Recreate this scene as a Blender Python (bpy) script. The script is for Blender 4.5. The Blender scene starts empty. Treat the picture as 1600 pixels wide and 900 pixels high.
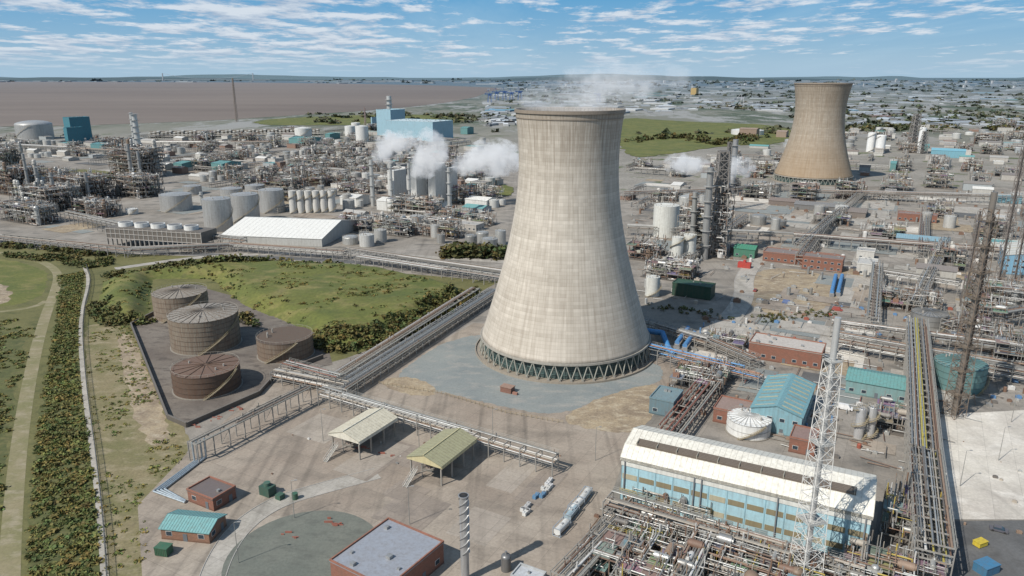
import bpy, math, random
from mathutils import Vector
from mathutils import noise as mn
R=random.Random(7)
GA=math.radians(-29)
# ------------------------------------------------------------------ survey helpers (drone photo -> metres on the ground)
def G(u,v,z=0.0):
    k=(120.0-z)/120.0
    return (k*124.9*(u-800)/(v-120), k*(148470.0/(v-120)-34.63))
def HT(Y,vt):
    return 120-Y/(1237.25/max(vt-120,0.5)-0.2886)
def DEP(Y,z=0): return Y*.9608+(120-z)*.2777
# ------------------------------------------------------------------ node helpers
def newmat(name):
    m=bpy.data.materials.new(name); m.use_nodes=True; nt=m.node_tree; nt.nodes.clear()
    o=nt.nodes.new('ShaderNodeOutputMaterial'); b=nt.nodes.new('ShaderNodeBsdfPrincipled')
    nt.links.new(b.outputs[0],o.inputs[0]); return m,nt,b
def put(nt,inp,val):
    if isinstance(val,bpy.types.NodeSocket): nt.links.new(val,inp)
    elif isinstance(val,(tuple,list)) and len(val)==3 and inp.type=='RGBA': inp.default_value=(*val,1)
    else: inp.default_value=val
def noise(nt,vec,scale,detail=4,rough=.55):
    n=nt.nodes.new('ShaderNodeTexNoise'); n.inputs['Scale'].default_value=scale; n.inputs['Detail'].default_value=detail
    n.inputs['Roughness'].default_value=rough; nt.links.new(vec,n.inputs['Vector']); return n.outputs[0]
def ramp(nt,f,a,b,c0=(0,0,0),c1=(1,1,1)):
    n=nt.nodes.new('ShaderNodeValToRGB'); n.color_ramp.elements[0].position=a; n.color_ramp.elements[1].position=b
    n.color_ramp.elements[0].color=(*c0,1); n.color_ramp.elements[1].color=(*c1,1); nt.links.new(f,n.inputs[0]); return n.outputs[0]
def mix(nt,f,a,b,mode='MIX'):
    n=nt.nodes.new('ShaderNodeMix'); n.data_type='RGBA'; n.blend_type=mode
    put(nt,n.inputs[0],f); put(nt,n.inputs[6],a); put(nt,n.inputs[7],b); return n.outputs[2]
def ma(nt,op,a,b=0.0,c=0.0):
    n=nt.nodes.new('ShaderNodeMath'); n.operation=op; put(nt,n.inputs[0],a); put(nt,n.inputs[1],b); put(nt,n.inputs[2],c); return n.outputs[0]
def mapping(nt,vec,sc=(1,1,1),rot=0):
    n=nt.nodes.new('ShaderNodeMapping'); n.inputs['Scale'].default_value=sc; n.inputs['Rotation'].default_value=(0,0,rot)
    nt.links.new(vec,n.inputs['Vector']); return n.outputs[0]
def mrange(nt,v,a,b):
    n=nt.nodes.new('ShaderNodeMapRange'); n.inputs[1].default_value=a; n.inputs[2].default_value=b; nt.links.new(v,n.inputs[0]); return n.outputs[0]
def pos(nt): return nt.nodes.new('ShaderNodeNewGeometry').outputs['Position']
def bump(nt,b,h,st=.3,dist=.1):
    n=nt.nodes.new('ShaderNodeBump'); n.inputs['Strength'].default_value=st; n.inputs['Distance'].default_value=dist
    nt.links.new(h,n.inputs['Height']); nt.links.new(n.outputs[0],b.inputs['Normal'])
def colattr(nt):
    n=nt.nodes.new('ShaderNodeAttribute'); n.attribute_name='Col'; return n.outputs['Color']
# ------------------------------------------------------------------ shared materials
def m_paint(name,metal=0.0,rough=.6,dirt=.25,rust=.0,fs=1.3):
    m,nt,b=newmat(name); p=pos(nt); c=colattr(nt)
    n1=noise(nt,p,.7,6,.65); n2=noise(nt,mapping(nt,p,(fs,fs,.08)),1.0,4)
    c=mix(nt,ramp(nt,n1,.4,.75,(0,0,0),(dirt,)*3),c,(.15,.125,.10))
    c=mix(nt,ramp(nt,n2,.45,.75,(0,0,0),(dirt*1.2,)*3),c,(.10,.075,.055),'MIX')
    if rust: c=mix(nt,ramp(nt,noise(nt,mapping(nt,p,(fs*2,fs*2,.15)),1.0,5,.65),.40,.68,(0,0,0),(rust,)*3),c,(.12,.06,.032))
    nt.links.new(c,b.inputs['Base Color']); b.inputs['Metallic'].default_value=metal
    nt.links.new(ramp(nt,n1,.3,.7,(rough-.12,)*3,(rough+.15,)*3),b.inputs['Roughness']); return m
PAINT=m_paint('weathered_paint'); METAL=m_paint('galvanised_metal',.5,.45,.3); RUST=m_paint('rusty_steel',.05,.7,.4,.65)
def m_brick():
    m,nt,b=newmat('brickwork'); p=pos(nt); c=colattr(nt)
    n=nt.nodes.new('ShaderNodeTexBrick'); n.inputs['Scale'].default_value=1; n.inputs['Brick Width'].default_value=.6; n.inputs['Row Height'].default_value=.25
    n.inputs['Mortar Size'].default_value=.02; n.inputs['Color1'].default_value=(1,1,1,1); n.inputs['Color2'].default_value=(.6,.6,.6,1); n.inputs['Mortar'].default_value=(.8,.8,.8,1)
    sp=nt.nodes.new('ShaderNodeSeparateXYZ'); nt.links.new(mapping(nt,p,(1,1,1),-GA),sp.inputs[0])
    cb=nt.nodes.new('ShaderNodeCombineXYZ'); nt.links.new(ma(nt,'ADD',sp.outputs[0],sp.outputs[1]),cb.inputs[0]); nt.links.new(sp.outputs[2],cb.inputs[1])
    nt.links.new(cb.outputs[0],n.inputs['Vector'])
    c=mix(nt,.6,c,n.outputs[0],'MULTIPLY'); c=mix(nt,ramp(nt,noise(nt,p,.5,5),.4,.75,(0,0,0),(.4,)*3),c,(.12,.09,.07))
    nt.links.new(c,b.inputs['Base Color']); b.inputs['Roughness'].default_value=.85; return m
BRICK=m_brick()
def m_leaf():
    m,nt,b=newmat('foliage'); p=pos(nt); c=colattr(nt)
    c=mix(nt,.6,c,ramp(nt,noise(nt,p,.07,5),.3,.7,(.6,.62,.5),(1.5,1.25,1.0)),'MULTIPLY')
    nt.links.new(c,b.inputs['Base Color']); b.inputs['Roughness'].default_value=.8; return m
LEAF=m_leaf()
def m_glass():
    m,nt,b=newmat('window_glass'); b.inputs['Base Color'].default_value=(.03,.045,.06,1); b.inputs['Roughness'].default_value=.12; return m
GLASS=m_glass()
MATS=[PAINT,METAL,RUST,BRICK,LEAF,GLASS]
P_,M_,RU,BR,LF,GL=range(6)
# ------------------------------------------------------------------ mesh builder
class MB:
    def __init__(s,x=0,y=0,z=0,a=0):
        s.V=[];s.F=[];s.C=[];s.m=[];s.S=[]; s.o=(x,y,z); s.ca=math.cos(a); s.sa=math.sin(a)
    def frame(s,x=0,y=0,z=0,a=0): s.o=(x,y,z); s.ca=math.cos(a); s.sa=math.sin(a)
    def add(s,vs,fs,c,m=0,sm=False):
        n=len(s.V); ox,oy,oz=s.o; ca=s.ca; sa=s.sa
        for x,y,z in vs: s.V.append((ox+x*ca-y*sa,oy+x*sa+y*ca,oz+z))
        for f in fs:
            s.F.append(tuple(i+n for i in f)); s.C.append(c); s.m.append(m); s.S.append(sm)
    def box(s,x0,x1,y0,y1,z0,z1,c,m=0):
        s.add([(x0,y0,z0),(x1,y0,z0),(x1,y1,z0),(x0,y1,z0),(x0,y0,z1),(x1,y0,z1),(x1,y1,z1),(x0,y1,z1)],
          [(0,3,2,1),(4,5,6,7),(0,1,5,4),(1,2,6,5),(2,3,7,6),(3,0,4,7)],c,m)
    def cyl(s,x,y,z0,z1,r,c,m=0,n=16,r2=None,cap=True):
        if r2 is None: r2=r
        vs=[];cs=[(math.cos(2*math.pi*i/n),math.sin(2*math.pi*i/n)) for i in range(n)]
        for q in cs: vs.append((x+q[0]*r,y+q[1]*r,z0))
        for q in cs: vs.append((x+q[0]*r2,y+q[1]*r2,z1))
        s.add(vs,[(i,(i+1)%n,n+(i+1)%n,n+i) for i in range(n)],c,m,True)
        if cap: s.add([(x+q[0]*r2,y+q[1]*r2,z1) for q in cs],[tuple(range(n))],c,m)
    def tube(s,p,q,r,c,m=0,n=6):
        p=Vector(p);q=Vector(q);d=q-p
        if d.length<1e-4: return
        d.normalize(); a=d.cross(Vector((0,0,1)))
        if a.length<.01: a=Vector((1,0,0))
        a.normalize(); b=d.cross(a); vs=[]
        for e in (p,q):
            for i in range(n):
                t=2*math.pi*(i+.5)/n; vs.append(tuple(e+a*(math.cos(t)*r)+b*(math.sin(t)*r)))
        fs=[(i,(i+1)%n,n+(i+1)%n,n+i) for i in range(n)]
        s.add(vs,fs,c,m,n>4); s.add(vs,[tuple(range(n)),tuple(range(2*n-1,n-1,-1))],c,m)
    def beam(s,p,q,w,c,m=0): s.tube(p,q,w*.7,c,m,4)
    def dome(s,x,y,z,r,h,c,m=0,n=20,k=4):
        vs=[];
        for j in range(k):
            t=j/k*math.pi/2
            for i in range(n): vs.append((x+math.cos(6.28318*i/n)*r*math.cos(t),y+math.sin(6.28318*i/n)*r*math.cos(t),z+h*math.sin(t)))
        vs.append((x,y,z+h)); fs=[]
        for j in range(k-1):
            for i in range(n): fs.append((j*n+i,j*n+(i+1)%n,(j+1)*n+(i+1)%n,(j+1)*n+i))
        for i in range(n): fs.append(((k-1)*n+i,(k-1)*n+(i+1)%n,k*n))
        s.add(vs,fs,c,m,True)
    def drum(s,x,y,z,L,r,c,m=1,ax=0,n=12):
        e=L/2; k=r*.35
        def P(t): return (x+t,y,z) if ax==0 else (x,y+t,z)
        s.tube(P(-e),P(e),r,c,m,n); s.tube(P(-e-k),P(-e),r*.7,c,m,n); s.tube(P(e),P(e+k),r*.7,c,m,n)
        for t in (-e*.6,e*.6):
            q=P(t); s.box(q[0]-.3,q[0]+.3,q[1]-.3,q[1]+.3,max(0,z-r-1.2),z-r*.8,(.3,.3,.3))
    def rail(s,pts,z,c=(.42,.42,.40),w=.07,h=1.1,step=3):
        for a,b in zip(pts[:-1],pts[1:]):
            L=math.dist(a,b); n=max(1,int(L/step))
            for i in range(n+1):
                t=i/n; x=a[0]+(b[0]-a[0])*t; y=a[1]+(b[1]-a[1])*t; s.beam((x,y,z),(x,y,z+h),w,c)
            for hh in (h,h*.5): s.beam((a[0],a[1],z+hh),(b[0],b[1],z+hh),w,c)
    def gable(s,x0,x1,y0,y1,z,rh,c,ax=0,ov=.4,th=.25,m=0,ribs=0,rc=None):
        x0-=ov;x1+=ov;y0-=ov;y1+=ov
        if ax==0:
            ym=(y0+y1)/2; A=[(x0,y0,z),(x0,ym,z+rh),(x0,y1,z)]; B=[(x1,y0,z),(x1,ym,z+rh),(x1,y1,z)]
        else:
            xm=(x0+x1)/2; A=[(x0,y0,z),(xm,y0,z+rh),(x1,y0,z)]; B=[(x0,y1,z),(xm,y1,z+rh),(x1,y1,z)]
        up=lambda P:(P[0],P[1],P[2]+th)
        for i in (0,1):
            q=[A[i],A[i+1],B[i+1],B[i]]; s.add(q+[up(t) for t in q],[(0,1,2,3),(7,6,5,4),(0,4,5,1),(1,5,6,2),(2,6,7,3),(3,7,4,0)],c,m)
        if ribs:
            L=math.dist(A[0],B[0]); n=int(L/ribs)
            for i in range(n+1):
                t=i/n
                for k in (0,1):
                    p=[A[k][j]+(B[k][j]-A[k][j])*t for j in range(3)]; q=[A[k+1][j]+(B[k+1][j]-A[k+1][j])*t for j in range(3)]
                    s.beam((p[0],p[1],p[2]+th+.02),(q[0],q[1],q[2]+th+.02),.09,rc or tuple(v*.7 for v in c),m)
        return A,B
    def make(s,name,parent=None):
        me=bpy.data.meshes.new(name); me.from_pydata(s.V,[],s.F)
        used=sorted(set(s.m)); mp={k:i for i,k in enumerate(used)}
        for k in used: me.materials.append(MATS[k])
        me.polygons.foreach_set('material_index',[mp[k] for k in s.m]); me.polygons.foreach_set('use_smooth',s.S)
        at=me.color_attributes.new(name='Col',type='FLOAT_COLOR',domain='CORNER'); cc=[]
        for f,c in zip(s.F,s.C): cc.extend((c[0],c[1],c[2],1.0)*len(f))
        at.data.foreach_set('color',cc); me.update()
        ob=bpy.data.objects.new(name,me); bpy.context.collection.objects.link(ob)
        if parent: ob.parent=parent
        return ob
def empty(name):
    e=bpy.data.objects.new(name,None); bpy.context.collection.objects.link(e); e.empty_display_size=.1; return e
# ------------------------------------------------------------------ ground
def m_ground(name,c1,c2,c3,sc=.05,joint=0,jrot=GA,fine=1.2,rough=.9,stain=.3,streak=0,fa=.5):
    m,nt,b=newmat(name); p=pos(nt)
    c=mix(nt,ramp(nt,noise(nt,p,sc,6,.6),.38,.62),c1,c2)
    c=mix(nt,ramp(nt,noise(nt,mapping(nt,p,(1,1.7,1),.6),sc*2.7,5,.6),.50,.68),c,c3)
    c=mix(nt,fa,c,ramp(nt,noise(nt,p,fine,4,.7),.25,.75,(.6,)*3,(1.3,)*3),'MULTIPLY')
    c=mix(nt,ramp(nt,noise(nt,p,sc*5,5,.65),.56,.78,(0,0,0),(stain,)*3),c,(.05,.045,.04))
    if streak:
        for r_ in (GA,GA+1.9):
            c=mix(nt,ramp(nt,noise(nt,mapping(nt,p,(.55,.02,1),r_),.5,3,.5),.55,.72,(0,0,0),(streak,)*3),c,(.07,.06,.05))
    if joint:
        n=nt.nodes.new('ShaderNodeTexBrick'); n.offset=0; n.inputs['Scale'].default_value=1; n.inputs['Brick Width'].default_value=joint; n.inputs['Row Height'].default_value=joint
        n.inputs['Mortar Size'].default_value=.06; n.inputs['Color1'].default_value=(1,1,1,1); n.inputs['Color2'].default_value=(.86,.86,.86,1); n.inputs['Mortar'].default_value=(.6,.6,.6,1)
        nt.links.new(mapping(nt,p,(1,1,1),-jrot),n.inputs['Vector']); c=mix(nt,.8,c,n.outputs[0],'MULTIPLY')
    nt.links.new(c,b.inputs['Base Color']); b.inputs['Roughness'].default_value=rough
    bump(nt,b,noise(nt,p,fine,4,.7),.4,.1); return m
YARD=m_ground('yard_concrete',(.28,.23,.185),(.36,.31,.255),(.225,.19,.155),.022,6,streak=.35,stain=.3)
GRAVEL=m_ground('grey_gravel',(.18,.20,.20),(.225,.24,.23),(.27,.265,.245),.04,stain=.15)
RUBBLE=m_ground('rubble_earth',(.34,.27,.18),(.22,.17,.12),(.40,.34,.25),.09,fa=.9)
SLAB=m_ground('pale_slab',(.62,.58,.51),(.48,.44,.39),(.68,.64,.58),.03,8,stain=.25,streak=.15)
PLANT=m_ground('plant_ground',(.22,.195,.165),(.31,.28,.245),(.145,.135,.12),.02,9,stain=.4,streak=.2)
CONC=m_ground('concrete_road',(.36,.335,.295),(.41,.38,.34),(.29,.265,.23),.05,5,stain=.2,streak=.25)
ASPH=m_ground('asphalt_road',(.10,.10,.10),(.13,.13,.13),(.085,.085,.085),.05,streak=.3)
GRASS=m_ground('grass',(.115,.11,.038),(.145,.135,.05),(.075,.08,.025),.03,stain=.3,fine=.8,fa=.8)
MEADOW=m_ground('meadow_grass',(.13,.135,.03),(.08,.10,.022),(.18,.16,.055),.025,stain=.35,fine=.6,fa=.9)
SCRUB=m_ground('scrub_grass',(.07,.08,.025),(.10,.105,.033),(.13,.12,.045),.08,stain=.4,fine=.7,fa=.9)
DRY=m_ground('dry_verge',(.22,.18,.10),(.15,.14,.06),(.28,.235,.15),.05,stain=.3,fa=.8)
DIRT=m_ground('dirt_track',(.24,.205,.12),(.175,.165,.075),(.29,.25,.17),.06,stain=.2)
BUND=m_ground('bund_floor',(.125,.105,.09),(.18,.155,.13),(.09,.075,.065),.06)
def m_base():
    m,nt,b=newmat('land'); p=pos(nt)
    near=mix(nt,ramp(nt,noise(nt,p,.012,6,.65),.4,.6),(.27,.25,.22),(.20,.185,.16))
    near=mix(nt,ramp(nt,noise(nt,p,.02,5,.6),.58,.64),near,(.08,.10,.035))
    near=mix(nt,.8,near,ramp(nt,noise(nt,p,.3,5,.7),.3,.7,(.6,)*3,(1.3,)*3),'MULTIPLY')
    far=mix(nt,ramp(nt,noise(nt,mapping(nt,p,(1,.35,1)),.003,6,.7),.44,.54),(.06,.08,.05),(.16,.16,.13))
    far=mix(nt,ramp(nt,noise(nt,mapping(nt,p,(1,.3,1)),.006,6,.75),.50,.56),far,(.25,.25,.24))
    sp=nt.nodes.new('ShaderNodeSeparateXYZ'); nt.links.new(p,sp.inputs[0])
    c=mix(nt,mrange(nt,sp.outputs[1],1200,2000),near,far); c=mix(nt,mrange(nt,sp.outputs[1],2500,12000),c,(.085,.13,.17))  # distance haze painted into the land colour, bluer with world Y
    nt.links.new(c,b.inputs['Base Color']); b.inputs['Roughness'].default_value=.95; return m
LAND=m_base()
def m_water():
    m,nt,b=newmat('muddy_water'); p=pos(nt)
    c=mix(nt,ramp(nt,noise(nt,mapping(nt,p,(.0004,.0016,1),.2),1,6,.6),.35,.65),(.15,.115,.09),(.205,.162,.13))
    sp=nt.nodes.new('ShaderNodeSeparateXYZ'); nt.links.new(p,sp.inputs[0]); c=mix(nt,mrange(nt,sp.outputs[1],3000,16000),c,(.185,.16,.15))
    nt.links.new(c,b.inputs['Base Color']); b.inputs['Roughness'].default_value=.55; b.inputs['Specular IOR Level'].default_value=.22
    bump(nt,b,noise(nt,mapping(nt,p,(1,2,1)),.05,5),.5,.8); return m
WATER=m_water()
def rawmesh(name,V,F,mat,smooth=False):
    me=bpy.data.meshes.new(name); me.from_pydata(V,[],F); me.materials.append(mat)
    if smooth: me.polygons.foreach_set('use_smooth',[True]*len(me.polygons))
    me.update(); ob=bpy.data.objects.new(name,me); bpy.context.collection.objects.link(ob); return ob
def wpoly(px): return [G(*p) for p in px]
def soften(pts,it=2,jit=0.0,seg=3.0):
    for _ in range(it):
        q=[]
        for a,b in zip(pts,pts[1:]+pts[:1]):
            q+= [(a[0]*.75+b[0]*.25,a[1]*.75+b[1]*.25),(a[0]*.25+b[0]*.75,a[1]*.25+b[1]*.75)]
        pts=q
    if jit:
        q=[]
        for a,b in zip(pts,pts[1:]+pts[:1]):
            n=max(1,min(60,int(math.dist(a,b)/seg)))
            for i in range(n):
                t=i/n; q.append((a[0]+(b[0]-a[0])*t+R.uniform(-jit,jit),a[1]+(b[1]-a[1])*t+R.uniform(-jit,jit)))
        pts=q
    return pts
def sheet(name,px,z,mat,org=0,world=False):
    pts=px if world else wpoly(px)
    if org: pts=soften(pts,2,org,org*2.5)
    a=sum(p[0]*q[1]-q[0]*p[1] for p,q in zip(pts,pts[1:]+pts[:1]))
    if a<0: pts=pts[::-1]
    return rawmesh(name,[(x,y,z) for x,y in pts],[tuple(range(len(pts)))],mat)
def strip(name,pts,w,z,mat,kerb=0):
    L=[];Rr=[]
    for i,p in enumerate(pts):
        a=Vector(pts[max(0,i-1)]);b=Vector(pts[min(len(pts)-1,i+1)]); d=(b-a).normalized(); n=Vector((-d.y,d.x))*w/2
        L.append(Vector(p)+n); Rr.append(Vector(p)-n)
    V=[(q.x,q.y,z) for q in L]+[(q.x,q.y,z) for q in Rr]; n=len(pts)
    ob=rawmesh(name,V,[(i+n,i+1+n,i+1,i) for i in range(n-1)],mat)
    if kerb:
        b=MB()
        for S in (L,Rr):
            for p,q in zip(S[:-1],S[1:]): b.beam((p.x,p.y,z+.03),(q.x,q.y,z+.03),.2,(.4,.38,.35))
        b.make('kerb',ob)
    return ob
def smoothline(pts,it=3):
    for _ in range(it):
        q=[pts[0]]
        for a,b in zip(pts[:-1],pts[1:]): q+=[(a[0]*.75+b[0]*.25,a[1]*.75+b[1]*.25),(a[0]*.25+b[0]*.75,a[1]*.25+b[1]*.75)]
        pts=q+[pts[-1]]
    return pts
def inpoly(x,y,P):
    r=False;j=len(P)-1
    for i in range(len(P)):
        if (P[i][1]>y)!=(P[j][1]>y) and x<(P[j][0]-P[i][0])*(y-P[i][1])/(P[j][1]-P[i][1])+P[i][0]: r=not r
        j=i
    return r
S=90000
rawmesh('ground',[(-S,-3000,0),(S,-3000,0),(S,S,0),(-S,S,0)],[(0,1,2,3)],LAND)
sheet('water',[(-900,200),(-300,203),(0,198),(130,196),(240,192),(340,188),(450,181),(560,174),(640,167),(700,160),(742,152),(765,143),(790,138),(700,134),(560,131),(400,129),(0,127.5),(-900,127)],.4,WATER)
sheet('plant_ground',[(-700,385),(-700,232),(0,222),(400,222),(760,240),(960,300),(1240,290),(2300,300),(2900,420),(2500,1300),(200,1300),(215,900),(200,780),(262,655),(205,510),(245,490),(300,430),(180,396),(0,386)],.02,PLANT)
sheet('meadow',[(-900,385),(0,386),(180,396),(330,402),(780,440),(740,462),(650,520),(540,560),(430,590),(262,655),(225,700),(215,900),(200,1500),(-2500,1500)],.03,GRASS)
sheet('scrub_grass',[(90,428),(134,424),(122,500),(126,600),(146,740),(160,900),(166,1250),(40,1250),(42,900),(52,740),(72,600),(88,500)],.04,SCRUB,1.2)
sheet('scrub_grass',[(-200,520),(45,505),(36,560),(10,690),(-10,900),(-300,1000)],.041,SCRUB,1.5)
sheet('dry_grass_verge',[(140,505),(205,508),(262,655),(300,672),(290,730),(215,790),(245,900),(250,1300),(165,1300),(165,900),(152,740),(134,600),(132,520)],.045,DRY,1.0)
sheet('dirt_patch',[(180,525),(205,520),(255,640),(268,690),(232,700),(205,640)],.055,RUBBLE,1.0)
strip('dirt_track',smoothline([G(-200,384),G(-20,392),G(50,402),G(92,422),G(88,450),G(68,500),G(48,580),G(28,700),G(12,900),G(0,1300)]),5,.06,DIRT)
strip('dirt_track',smoothline([G(-200,500),G(0,488),G(55,480),G(72,470)]),3.5,.064,DIRT)
sheet('brown_marsh_grass',[(-200,420),(0,402),(55,415),(80,432),(60,470),(0,480),(-200,490)],.05,MEADOW,1.5)
sheet('dry_marsh_patch',[(-60,445),(5,440),(22,462),(0,478),(-60,482)],.056,RUBBLE,1.5)
strip('concrete_path',smoothline([G(132,418),G(140,440),G(124,500),G(130,600),G(150,740),G(165,900),G(172,1200)]),1.8,.07,CONC)
YP=[(420,600),(600,585),(740,505),(1020,520),(1070,600),(990,680),(960,760),(900,900),(880,1300),(250,1300),(222,900),(215,790),(300,700)]
sheet('yard',YP,.05,YARD)
sheet('tank_bund_floor',[(205,510),(245,490),(300,445),(500,500),(520,570),(430,590),(400,620),(292,668),(262,655)],.06,BUND)
sheet('gravel_apron',[(590,598),(740,508),(1030,560),(1040,598),(960,612),(880,650),(800,640),(690,612)],.07,GRAVEL,.5)
sheet('rubble_patch',[(870,652),(960,612),(1040,596),(1025,640),(1000,682),(900,668)],.085,RUBBLE,.9)
sheet('rubble_patch',[(595,592),(650,588),(690,612),(660,622),(600,606)],.082,RUBBLE,.6)
c0=G(475,870)
sheet('gravel_circle',[(c0[0]+20*math.cos(i/40*6.283),c0[1]+21*math.sin(i/40*6.283)) for i in range(40)],.09,m_ground('dark_gravel',(.13,.14,.12),(.16,.165,.14),(.11,.115,.10),.06),0,True)
strip('concrete_road',smoothline([G(310,1150),G(318,960),G(335,885),G(372,825),G(430,785),G(500,764),G(590,740)]),6.5,.075,CONC,1)
sheet('pale_slab',[(1468,648),(1620,640),(1700,700),(1640,812),(1480,812)],.06,SLAB)
sheet('earth_patch',[(1160,430),(1230,415),(1330,440),(1300,480),(1230,500),(1150,470)],.06,RUBBLE,1)
strip('concrete_road',smoothline([G(1115,525),G(1165,470),G(1160,430),G(1200,390)]),11,.07,CONC,1)
strip('concrete_road',[G(1290,560),G(1325,470),G(1362,370),G(1385,300)],12,.07,CONC,1)
strip('asphalt_road',smoothline([G(-200,368),G(0,376),G(200,393),G(420,402),G(600,412),G(790,436)]),9,.08,ASPH,1)
strip('concrete_road',smoothline([G(180,420),G(330,398),G(560,395),G(800,410)]),7,.085,CONC)
sheet('asphalt_apron',[(1480,815),(1700,812),(1750,1300),(1480,1300)],.064,ASPH)
sheet('grass_field',[(960,182),(1060,190),(1240,196),(1240,225),(1130,228),(1060,240),(960,250)],.5,MEADOW,6)
sheet('grass_bank',[(395,187),(600,178),(740,182),(720,194),(560,196),(400,196)],.6,MEADOW,8)
sheet('grass_field',[(740,285),(805,290),(800,310),(735,300)],.5,MEADOW,2)
sheet('grass_field',[(0,265),(60,262),(190,268),(180,285),(60,290),(0,282)],.5,GRASS,2)
PM=[CONC,ASPH,SLAB,GRAVEL,RUBBLE,YARD,CONC,PLANT,CONC,GRAVEL,YARD]
def patches(P,n,smin,smax,z0,mats):
    W=wpoly(P); xs=[p[0] for p in W]; ys=[p[1] for p in W]; k=0;t=0
    while k<n and t<n*30:
        t+=1; x=R.uniform(min(xs),max(xs)); y=R.uniform(min(ys),max(ys)); w=R.uniform(smin,smax)/2; d=R.uniform(smin,smax)/2
        q=[]
        for a,b in ((-w,-d),(w,-d),(w,d),(-w,d)): q.append((x+a*math.cos(GA)-b*math.sin(GA),y+a*math.sin(GA)+b*math.cos(GA)))
        if not all(inpoly(*c,W) for c in q): continue
        sheet('surface_patch',q,z0+k*.0035,R.choice(mats),0,True); k+=1
Y2=m_ground('yard_concrete_dark',(.245,.205,.17),(.29,.245,.205),(.205,.175,.15),.03,6,streak=.25); Y3=m_ground('yard_concrete_new',(.33,.285,.24),(.37,.325,.275),(.30,.26,.215),.03,6,streak=.25)
patches([(300,730),(480,640),(640,640),(860,700),(960,700),(900,880),(880,950),(420,770),(300,760)],11,8,26,.092,[Y2,Y3])
patches([(1040,610),(1100,500),(1300,400),(1700,440),(1700,640),(1460,650),(1400,800),(1380,740),(1010,640)],60,7,30,.1,PM)
patches([(990,420),(985,270),(1240,300),(1700,300),(1700,440),(1480,440),(1300,400)],80,10,60,.1,PM)
patches([(-150,360),(-150,232),(380,230),(760,245),(790,300),(770,390),(560,380),(200,380)],90,10,60,.1,PM)
# ------------------------------------------------------------------ mound
def seg_d(px,py,a,b):
    dx=b[0]-a[0];dy=b[1]-a[1];t=max(0,min(1,((px-a[0])*dx+(py-a[1])*dy)/(dx*dx+dy*dy+1e-9))); return math.hypot(px-a[0]-t*dx,py-a[1]-t*dy)
MP=wpoly([(160,440),(330,411),(600,421),(738,457),(660,500),(560,550),(500,545),(488,520),(380,478),(330,436),(240,436),(232,500),(205,506),(170,505),(150,485)])
def mound_z(x,y):
    if not inpoly(x,y,MP): return -.6
    d=min(seg_d(x,y,a,b) for a,b in zip(MP,MP[1:]+MP[:1])); t=min(1,d/11); t=t*t*(3-2*t)
    return t*5.5+mn.noise(Vector((x*.04,y*.04,0)))*1.6*t+mn.noise(Vector((x*.15,y*.15,0)))*.4*t+.1
x0=min(p[0] for p in MP);x1=max(p[0] for p in MP);y0=min(p[1] for p in MP);y1=max(p[1] for p in MP)
st=2.5;nx=int((x1-x0)/st)+1;ny=int((y1-y0)/st)+1
V=[(x0+i*st,y0+j*st,mound_z(x0+i*st,y0+j*st)) for j in range(ny) for i in range(nx)]
Fq=[(j*nx+i,j*nx+i+1,(j+1)*nx+i+1,(j+1)*nx+i) for j in range(ny-1) for i in range(nx-1)]
Fq=[f for f in Fq if max(V[k][2] for k in f)>-.5]
rawmesh('grass_mound',V,Fq,MEADOW,True)
# ------------------------------------------------------------------ vegetation
def clump(b,x,y,z,r,h,n,dark=1.0,sz=.3,hz_=0.0):
    tint=R.uniform(.75,1.3)
    for _ in range(n):
        t=R.uniform(0,6.283); u=R.random()**.5; hz=R.random()
        rr=r*u*math.sqrt(max(.05,1-(hz*.95)**2))*R.uniform(.75,1.15)
        px=x+math.cos(t)*rr; py=y+math.sin(t)*rr; pz=z+hz*h
        s=r*sz*R.uniform(.6,1.3); a=Vector((R.gauss(0,1),R.gauss(0,1),R.gauss(0,.4))).normalized(); c=a.cross(Vector((R.gauss(0,.5),R.gauss(0,.5),R.gauss(0,1)))).normalized()
        k=R.uniform(.6,1.25)*(.65+.5*hz)*dark  # shade painted into leaf colour: darker low in the clump, lighter on top
        P=Vector((px,py,pz)); vs=[tuple(P+a*s),tuple(P+c*s*.8),tuple(P-a*s*.9),tuple(P-c*s)]
        c3=(.078*k*tint*R.uniform(.8,1.3),.088*k,.025*k)
        if hz_: c3=tuple(p*(1-hz_)+q*hz_ for p,q in zip(c3,(.07,.105,.13)))  # distance haze blended into the leaf colour
        b.add(vs,[(0,1,2,3)],c3,LF)
def scatter(name,P,n,rr,hh,k=22,dark=1.0,zf=None,th=-.25):
    b=MB(); xs=[p[0] for p in P]; ys=[p[1] for p in P]; c=0;t=0
    while c<n and t<n*40:
        t+=1; x=R.uniform(min(xs),max(xs)); y=R.uniform(min(ys),max(ys))
        if not inpoly(x,y,P): continue
        if mn.noise(Vector((x*.05,y*.05,3)))<th: continue
        c+=1; r=R.uniform(*rr); clump(b,x,y,zf(x,y) if zf else 0,r,r*R.uniform(*hh),k,dark)
    return b.make(name)
def along(name,px,n,w,rr,hh=(.8,1.3),k=26,dark=.95,zf=None):
    b=MB(); P=wpoly(px); L=[math.dist(a,c) for a,c in zip(P[:-1],P[1:])]; T=sum(L)
    for i in range(n):
        t=R.uniform(0,T); j=0
        while t>L[j] and j<len(L)-1: t-=L[j]; j+=1
        a,c=P[j],P[j+1]; f=t/L[j]; x=a[0]+(c[0]-a[0])*f+R.uniform(-w,w); y=a[1]+(c[1]-a[1])*f+R.uniform(-w,w); r=R.uniform(*rr)
        clump(b,x,y,max(0,zf(x,y)) if zf else 0,r,r*R.uniform(*hh),k,dark)
    return b.make(name)
TH1=wpoly([(92,430),(132,424),(120,500),(122,600),(142,740),(155,900),(160,1100),(60,1100),(45,900),(55,740),(72,600),(90,500)])
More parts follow.
